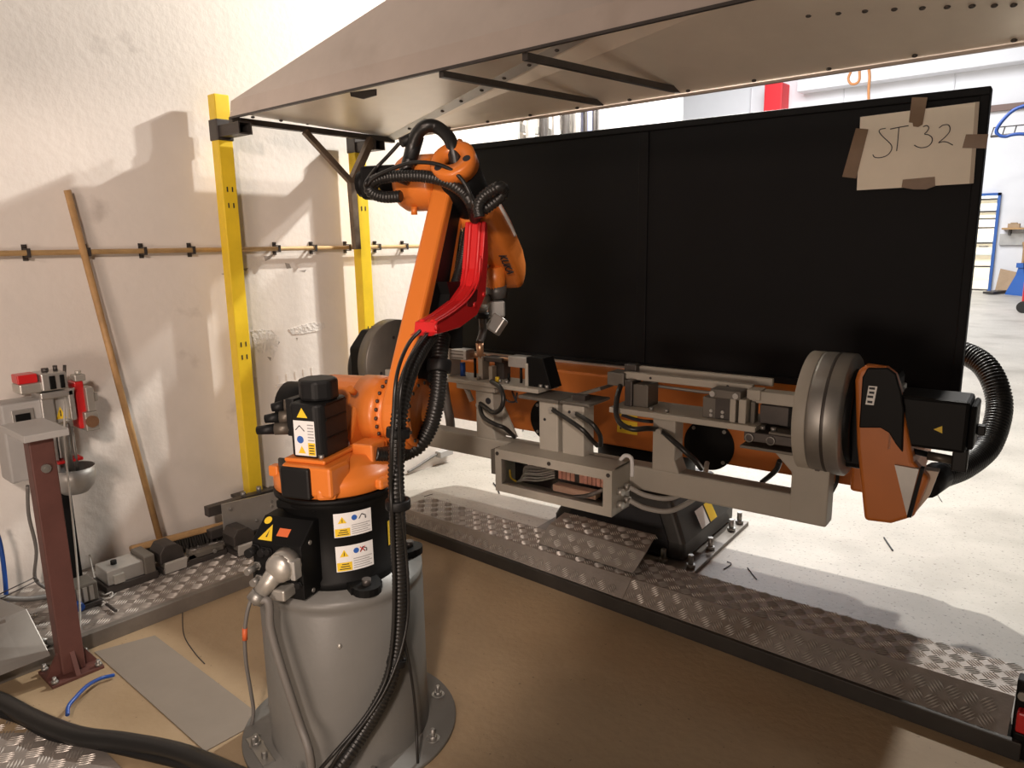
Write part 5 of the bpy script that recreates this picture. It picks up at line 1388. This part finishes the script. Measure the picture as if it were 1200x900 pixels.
bx('clamp_body', (-0.41, -0.64, 0.806), (-0.36, -0.59, 0.885), M_DSTEEL)
ca2 = bx('air_cylinder', (-0.30, -0.69, 0.875), (-0.20, -0.63, 0.92), M_ALU)
MB().cyl((-0.30, -0.66, 0.90), (-0.36, -0.66, 0.90), 0.008, n=10).build('piston_rod', M_COPW, ca2)
MB().prism([(-0.20, 0.806), (-0.08, 0.806), (-0.12, 0.925), (-0.20, 0.925)], -0.70, -0.62, 1).build('clamp_bracket', M_BLK, pos, bevel=0.002)
bx('bracket_edge', (-0.205, -0.705, 0.806), (-0.19, -0.69, 0.90), M_FRAME)
for (x, z0, z1) in ((-0.50, 0.806, 0.89), (-0.255, 0.806, 0.88), (-0.32, 0.806, 0.84)):
    MB().cyl((x, -0.66, z0), (x, -0.66, z1), 0.006, n=8).build('support_pin', M_BLK, pos)
MB().cyl((-0.57, -0.66, 0.806), (-0.57, -0.66, 0.865), 0.012, n=10).build('blue_sleeve', M_BLUE, pos)
MB().cyl((-0.345, -0.705, 0.81), (-0.345, -0.705, 0.83), 0.009, n=10).build('yellow_fitting', M_LYEL, pos)
for x in (-0.13, -0.10, -0.335, -0.30, -0.45):
    MB().cyl((x, -0.70, 0.806), (x, -0.70, 0.820), 0.008, n=8).build('screw', M_STEEL, pos)
# clamp row on the right table
r1 = bx('guide_bar', (0.22, -0.66, 0.872), (0.705, -0.635, 0.898), M_FRAME)
r2_ = bx('guide_bar', (0.20, -0.59, 0.885), (0.75, -0.57, 0.912), M_FRAME)
for (x, y) in ((0.33, -0.6605), (0.62, -0.6605)):
    MB().cyl((x, y, 0.885), (x, y - 0.001, 0.885), 0.005, n=8).build('hole', M_INK, r1)
bx('clamp_block', (0.245, -0.70, 0.778), (0.275, -0.62, 0.875), M_DSTEEL)
bx('clamp_block', (0.275, -0.69, 0.778), (0.335, -0.60, 0.862), M_FRAME2)
bx('clamp_head', (0.16, -0.68, 0.845), (0.23, -0.60, 0.895), M_FRAME2)
bx('clamp_head', (0.20, -0.62, 0.885), (0.25, -0.58, 0.92), M_DSTEEL)
bx('clamp_foot', (0.15, -0.66, 0.845), (0.20, -0.58, 0.858), M_FRAME2)
bx('side_block', (0.552, -0.71, 0.778), (0.60, -0.64, 0.85), M_FRAME2)
bx('cross_block', (0.585, -0.73, 0.855), (0.69, -0.65, 0.885), M_FRAME2)
for x in (0.595, 0.675):
    MB().cyl((x, -0.73, 0.87), (x, -0.738, 0.87), 0.010, n=10).build('screw', M_ALU, pos)
bx('riser', (0.595, -0.71, 0.778), (0.65, -0.65, 0.855), M_DSTEEL)
bx('riser', (0.655, -0.73, 0.778), (0.675, -0.65, 0.86), M_FRAME)
bx('riser', (0.685, -0.73, 0.778), (0.71, -0.65, 0.86), M_FRAME)
for (x, z) in ((0.585, 0.79), (0.585, 0.805), (0.625, 0.79), (0.625, 0.805)):
    MB().cyl((x, -0.71, z), (x, -0.716, z), 0.006, n=8).build('screw', M_ALU, pos)
for x in (0.36, 0.42):
    MB().cyl((x, -0.71, 0.778), (x, -0.71, 0.79), 0.008, n=8).build('screw', M_STEEL, pos)
MB().tube([(0.32, -0.60, 0.845), (0.5, -0.60, 0.842), (0.56, -0.60, 0.845)], 0.006, 8).build('polished_rod', M_STEEL, pos)
bx('clamp_top', (0.715, -0.69, 0.845), (0.855, -0.63, 0.885), M_FRAME)
bx('clamp_top', (0.70, -0.70, 0.855), (0.745, -0.64, 0.89), M_FRAME)
bx('clamp_body', (0.74, -0.68, 0.775), (0.85, -0.60, 0.84), M_DSTEEL)
bx('clamp_body', (0.78, -0.66, 0.82), (0.815, -0.60, 0.85), M_ALU)
bx('post', (0.715, -0.70, 0.76), (0.73, -0.66, 0.85), M_FRAME2)
bx('motor_block', (0.83, -0.68, 0.77), (0.90, -0.60, 0.85), M_BLK)
bx('base_bar', (0.71, -0.74, 0.725), (0.88, -0.60, 0.757), M_DSTEEL)
bx('slide_plate', (0.79, -0.74, 0.757), (0.89, -0.66, 0.766), M_FRAME2)
bx('locator', (0.87, -0.66, 0.86), (0.915, -0.58, 0.888), M_FRAME)
bx('locator_base', (0.85, -0.68, 0.845), (0.915, -0.58, 0.856), M_DSTEEL)
for x in (0.80, 0.87, 0.765):
    MB().cyl((x, -0.72, 0.766), (x, -0.72, 0.778), 0.009, n=8).build('screw', M_STEEL, pos)
for x in (0.73, 0.80):
    MB().lathe([(0.012, 0), (0.015, 0), (0.015, 0.006), (0.012, 0.006)], (x, -0.742, 0.738), (0, -1, 0), 14).build('lifting_ring', M_STEEL, pos)
# junction box with window
jx0, jx1, jy0, jy1, jz0, jz1 = -0.261, 0.272, -0.84, -0.70, 0.39, 0.566
jm = MB()
jm.bmm((jx0, jy0 + 0.03, jz0), (jx1, jy1, jz0 + 0.006)).bmm((jx0, jy0 + 0.03, jz1 - 0.006), (jx1, jy1, jz1)).bmm((jx0, jy0 + 0.03, jz0), (jx0 + 0.006, jy1, jz1)).bmm((jx1 - 0.006, jy0 + 0.03, jz0), (jx1, jy1, jz1)).bmm((jx0, jy1 - 0.006, jz0), (jx1, jy1, jz1))
jb = jm.build('junction_box', M_FRAME, pos)
fr_ = MB()
wx0, wx1, wz0, wz1 = -0.231, 0.236, 0.423, 0.528
fr_.bmm((jx0, jy0, jz0), (jx1, jy0 + 0.03, wz0)).bmm((jx0, jy0, wz1), (jx1, jy0 + 0.03, jz1)).bmm((jx0, jy0, wz0), (wx0, jy0 + 0.03, wz1)).bmm((wx1, jy0, wz0), (jx1, jy0 + 0.03, wz1))
fr_.build('lid_frame', M_FRAME, jb)
MB().bmm((wx0 - 0.004, jy0 + 0.006, wz0 - 0.004), (wx1 + 0.004, jy0 + 0.009, wz1 + 0.004)).build('window_pane', M_CLEAR, jb)
MB().bmm((jx0 + 0.006, jy1 - 0.012, jz0 + 0.006), (jx1 - 0.006, jy1 - 0.006, jz1 - 0.006)).build('back_panel', M_DSTEEL, jb)
for (x, z) in ((jx0 + 0.012, jz1 - 0.018), (0.0, jz1 - 0.018), (jx1 - 0.015, jz1 - 0.018)):
    MB().cyl((x, jy0, z), (x, jy0 - 0.003, z), 0.008, n=10).build('lid_screw', M_DSTEEL, jb)
for q in range(11):                                    # terminals and trunking behind the window
    MB().bmm((0.0 + 0.019 * q, -0.775, 0.47), (0.016 + 0.019 * q, -0.72, 0.545)).build('terminal', M_PINK if q not in (4,) else M_DSTEEL, jb, bevel=0.002)
MB().bmm((-0.01, -0.80, 0.425), (0.18, -0.755, 0.452)).build('wiring_duct', mat('duct_tan', (0.60, 0.40, 0.29), 0.6), jb, bevel=0.003)
MB().bmm((-0.15, -0.77, 0.49), (-0.10, -0.73, 0.515)).build('clip_block', M_WHITE, jb, bevel=0.002)
for q in range(7):
    z = 0.425 + 0.004 * q
    MB().tube([(-0.19 + 0.006 * q, -0.79 + 0.006 * (q % 3), z), (-0.14, -0.80 + 0.006 * (q % 3), 0.445 + 0.009 * q), (-0.08, -0.795 + 0.005 * (q % 3), 0.452 + 0.010 * q), (-0.02, -0.77, 0.47 + 0.010 * q)], 0.0042, 6).build('wire', M_LCAB, jb)
MB().tube([(-0.225, -0.79, 0.47), (-0.215, -0.795, 0.44), (-0.19, -0.79, 0.425)], 0.004, 6).build('earth_wire', M_LYEL, jb)
MB().tube([(0.09, -0.80, 0.42), (0.15, -0.81, 0.44), (0.22, -0.80, 0.475)], 0.008, 8).build('grey_wire', M_CAB, jb)
bx('side_plate', (-0.315, -0.80, 0.44), (-0.275, -0.74, 0.545), M_FRAME2, 0.003, jb)
bx('side_socket', (-0.285, -0.82, 0.46), (-0.261, -0.76, 0.55), M_FRAME2, 0.004, jb)
for (y, z) in ((-0.79, 0.475), (-0.74, 0.48), (-0.79, 0.425), (-0.74, 0.43)):
    g_ = MB().cyl((jx1, y, z), (jx1 + 0.02, y, z), 0.014, n=12).build('cable_gland', M_NICKEL, jb)
    if y > -0.76:
        MB().tube([(jx1 + 0.02, y, z), (jx1 + 0.08, y + 0.03, z - 0.03), (jx1 + 0.16, y + 0.08, z - 0.035), (jx1 + 0.22, y + 0.2, z + 0.01), (jx1 + 0.18, y + 0.35, z + 0.03)], 0.010, 8).build('grey_lead', M_LCAB, jb)
MB().tube([(jx1 - 0.04, -0.70, jz1), (jx1 - 0.02, -0.70, jz1 + 0.02), (jx1 + 0.005, -0.70, jz1 + 0.015), (jx1 + 0.01, -0.70, jz1 - 0.02), (jx1 + 0.01, -0.70, jz0 + 0.12)], 0.008, 8).build('white_lead', M_WHITE, jb)
# leads of the fixture
MB().tube([(-0.357,-0.730,0.814),(-0.282,-0.770,0.803),(-0.251,-0.790,0.761),(-0.269,-0.790,0.717),(-0.324,-0.770,0.695),(-0.427,-0.720,0.709)], 0.010, 10).build('clamp_lead', M_RUB, pos)
MB().tube([(-0.436,-0.715,0.703),(-0.375,-0.770,0.670),(-0.297,-0.790,0.652),(-0.260,-0.770,0.635),(-0.279,-0.680,0.575)], 0.009, 10).build('clamp_lead', M_RUB, pos)
MB().tube([(-0.043,-0.750,0.737),(0.027,-0.780,0.725),(0.085,-0.800,0.711),(0.130,-0.800,0.687),(0.145,-0.770,0.650),(0.131,-0.700,0.607)], 0.009, 10).build('clamp_lead', M_RUB, pos)
MB().tube([(0.066,-0.750,0.734),(0.118,-0.780,0.730),(0.164,-0.790,0.713),(0.182,-0.770,0.671),(0.158,-0.720,0.616)], 0.009, 10).build('clamp_lead', M_RUB, pos)
MB().tube([(0.217,-0.680,0.848),(0.235,-0.740,0.809),(0.249,-0.770,0.762),(0.281,-0.790,0.732),(0.329,-0.790,0.720),(0.368,-0.760,0.722),(0.384,-0.710,0.710)], 0.010, 10).build('clamp_lead', M_RUB, pos)
MB().tube([(0.407,-0.710,0.704),(0.462,-0.750,0.690),(0.515,-0.760,0.660),(0.541,-0.730,0.623),(0.532,-0.650,0.572)], 0.010, 10).build('clamp_lead', M_RUB, pos)
MB().tube([(0.184,-0.600,0.715),(0.224,-0.600,0.707),(0.268,-0.600,0.703),(0.335,-0.650,0.719)], 0.007, 8).build('black_strap', M_INK, pos)
MB().tube([(0.764,-0.500,0.601),(0.748,-0.480,0.561),(0.716,-0.450,0.521),(0.674,-0.400,0.476)], 0.010, 8).build('clamp_lead', M_RUB, pos)
MB().tube([(0.980,-0.600,0.626),(0.982,-0.620,0.593),(0.970,-0.630,0.559),(0.956,-0.650,0.527),(0.949,-0.660,0.508)], 0.006, 8).build('earth_lead', M_RUB, pos)
for (p_) in [(-0.437,-0.708,0.702),(-0.046,-0.740,0.735),(0.060,-0.740,0.731),(0.397,-0.710,0.706)]:
    MB().cyl(p_, Vector(p_) + Vector((0, -0.02, 0)), 0.011, n=10).build('lead_fitting', M_NICKEL, pos)
MB().tube([(-0.828,-0.500,0.723),(-0.816,-0.500,0.632),(-0.798,-0.500,0.550),(-0.808,-0.480,0.467)], 0.022, 10).build('grey_hose', M_CAB, pos)
MB().tube([(-0.568,-0.650,0.760),(-0.542,-0.660,0.733),(-0.523,-0.660,0.697)], 0.012, 10, corr=0.006).build('grey_flex', M_LCAB, pos)
for s_ in (0, 1):
    MB().tube([(-0.385,-0.600,0.710),(-0.336,-0.630,0.710),(-0.294,-0.650,0.723),(-0.284,-0.650,0.760)] if s_ == 0 else [(-0.318,-0.640,0.762),(-0.298,-0.650,0.737),(-0.285,-0.650,0.716)], 0.004, 6).build('thin_lead', M_INK, pos)

# ================================================================ black partition on the positioner
pn = thing('partition_panel', 'large matt black sheet metal partition standing on the positioner', 'partition', PO, PA)
PX0, PX1, PXM, PZ0, PZ1 = -1.14, 1.253, -0.02, 0.787, 1.872
MB().bmm((PX0, -0.028, PZ0 + 0.02), (PXM - 0.022, -0.012, PZ1 - 0.02)).build('panel', M_PANEL, pn)
MB().bmm((PXM + 0.012, -0.028, PZ0 + 0.02), (PX1, -0.012, PZ1 - 0.02)).build('panel', M_PANEL, pn)
MB().bmm((PX0, -0.04, PZ1 - 0.028), (PX1, 0.03, PZ1)).build('top_rail', M_PANEL, pn, bevel=0.004)
MB().bmm((PX0, -0.045, PZ0), (PX1, 0.03, PZ0 + 0.03)).build('bottom_rail', M_PANEL, pn, bevel=0.004)
MB().bmm((PXM - 0.03, -0.034, PZ0 + 0.03), (PXM + 0.018, 0.0, PZ1 - 0.028)).build('centre_post', M_PANEL, pn, bevel=0.004)
MB().bmm((PX1 - 0.03, -0.036, PZ0), (PX1, 0.03, PZ1)).build('end_post', M_PANEL, pn, bevel=0.004)
MB().bmm((PX0, -0.036, PZ0), (PX0 + 0.03, 0.03, PZ1)).build('end_post', M_PANEL, pn, bevel=0.004)
MB().bmm((-1.0, -0.062, 0.79), (0.2, -0.045, 0.80)).build('bottom_lip', M_ALU, pn)

# ---- paper sheet with handwriting, held by tape
sc_ = [(0.853,1.812),(1.224,1.823),(1.231,1.556),(0.859,1.551)]
SY = -0.046
sc = Vector((sum(p[0] for p in sc_) / 4, SY, sum(p[1] for p in sc_) / 4))
rotp = Matrix.Rotation(PA, 3, 'Z')
shp = thing('paper_sheet', 'cream paper sheet with handwriting taped to the black partition', 'sign', Vector(PO) + rotp @ sc, PA)
MB(sc).prism([(x, z) for x, z in sc_], SY - 0.001, SY, 1).build('paper', M_PAPER, shp)
MB(sc).prism([(sc_[1][0] - 0.012, sc_[1][1]), (sc_[1][0], sc_[1][1]), (sc_[2][0], sc_[2][1]), (sc_[2][0] - 0.012, sc_[2][1])], SY - 0.002, SY - 0.001, 1).build('folded_edge', mat('paper_edge', (0.50, 0.43, 0.35), 0.8), shp)
STROKES = [[(0.941,1.764),(0.924,1.762),(0.921,1.753),(0.934,1.736),(0.952,1.718),(0.965,1.702),(0.965,1.685),(0.952,1.669),(0.930,1.663),(0.912,1.666),(0.905,1.675)],
           [(0.956,1.760),(0.981,1.763),(1.015,1.766)],
           [(0.984,1.763),(0.984,1.740),(0.984,1.711),(0.983,1.682)],
           [(1.061,1.758),(1.072,1.761),(1.079,1.753),(1.075,1.741),(1.068,1.733),(1.080,1.729),(1.092,1.718),(1.092,1.702),(1.081,1.690),(1.063,1.687),(1.049,1.691),(1.038,1.698)],
           [(1.111,1.749),(1.122,1.757),(1.137,1.757),(1.144,1.747),(1.143,1.732),(1.131,1.716),(1.114,1.700),(1.126,1.702),(1.140,1.699),(1.158,1.688)]]
for k, s in enumerate(STROKES):
    MB(sc).tube([(x, SY - 0.0014, z) for x, z in s], 0.0016, 6).build('handwriting', M_INK, shp)
TAPES = [[(0.841,1.774),(0.884,1.766),(0.854,1.594),(0.805,1.603)], [(1.018,1.861),(1.067,1.855),(1.059,1.765),(1.046,1.758),(1.030,1.762),(1.027,1.774),(1.015,1.777)],
         [(1.194,1.720),(1.260,1.715),(1.257,1.669),(1.187,1.676)], [(1.011,1.581),(1.112,1.585),(1.116,1.553),(1.088,1.543),(1.047,1.545),(1.009,1.554)]]
for k, tq in enumerate(TAPES):
    MB(sc).prism(tq, SY - 0.0030, SY - 0.0020, 1).build('tape_strip', M_TAPE, shp)

# ---------------------------------------------------------------- small litter on the concrete and the end post of the cell at the right edge
ep_ = [(-0.121,2.253,0.000),(-0.121,2.253,0.000)][0]
cp = thing('cell_corner_post', 'dark steel corner fitting with red base at the end of the front walkway', 'post', (-0.10, 2.25, 0))
CO = (-0.10, 2.25, 0)
MB(CO).bmm((-0.160, 2.235, 0), (-0.11, 2.28, 0.21)).build('bracket', M_BLK, cp, bevel=0.004)
MB(CO).bmm((-0.150, 2.20, 0.075), (-0.10, 2.236, 0.135)).build('red_base', M_RED, cp, bevel=0.006)
MB(CO).bmm((-0.152, 2.20, 0.0), (-0.10, 2.236, 0.075)).build('foot', M_BLK, cp, bevel=0.004)
MB(CO).cyl((-0.143, 2.236, 0.17), (-0.143, 2.222, 0.17), 0.012, n=12).build('knob', M_STEEL, cp)
for k, pth in enumerate(([(-0.821,3.551,0.004),(-0.793,3.498,0.004),(-0.752,3.423,0.004)], [(-1.250,2.779,0.003),(-1.247,2.847,0.003),(-1.272,2.859,0.003)], [(-1.179,2.858,0.003),(-1.136,2.810,0.003),(-1.103,2.776,0.003)], [(-2.775,3.000,0.004),(-2.710,2.957,0.004),(-2.631,2.891,0.004)], [(-2.755,2.446,0.083),(-2.753,2.480,0.083),(-2.749,2.500,0.083)], [(-0.775,4.379,0.003),(-0.750,4.313,0.003),(-0.719,4.238,0.003)])):
    tag(MB(pth[0]).tube(pth, 0.004 if k in (0, 3) else 0.002, 5).build('wire_offcut', M_INK),
        ['dark wire offcut on the bright floor below the orange headstock', 'bent wire offcut on the floor beside the positioner base plate', 'straight thin wire offcut on the floor near the front walkway', 'dark offcut on the floor under the junction box',
         'dark offcut lying on the front walkway beside the robot hoses', 'thin wire offcut on the bright floor right of the orange headstock'][k], 'wire', 'wire offcuts on the floor')
al = [(-3.288,2.797,0.020),(-3.288,2.881,0.037),(-3.288,2.989,0.065),(-3.288,3.062,0.076)]
tag(MB(al[1]).tube(al, 0.008, 8).build('floor_lead', M_CAB), 'grey lead fixed along the foot of the white wall behind the orange robot', 'cable')
pg = [(-3.280,3.040,0.071),(-3.280,3.152,0.073)]
tag(MB(pg[0]).bar(pg[0], pg[1], 0.05, 0.04).build('floor_plug', M_BOX, bevel=0.004), 'small grey plug box at the end of the grey lead behind the robot', 'plug')
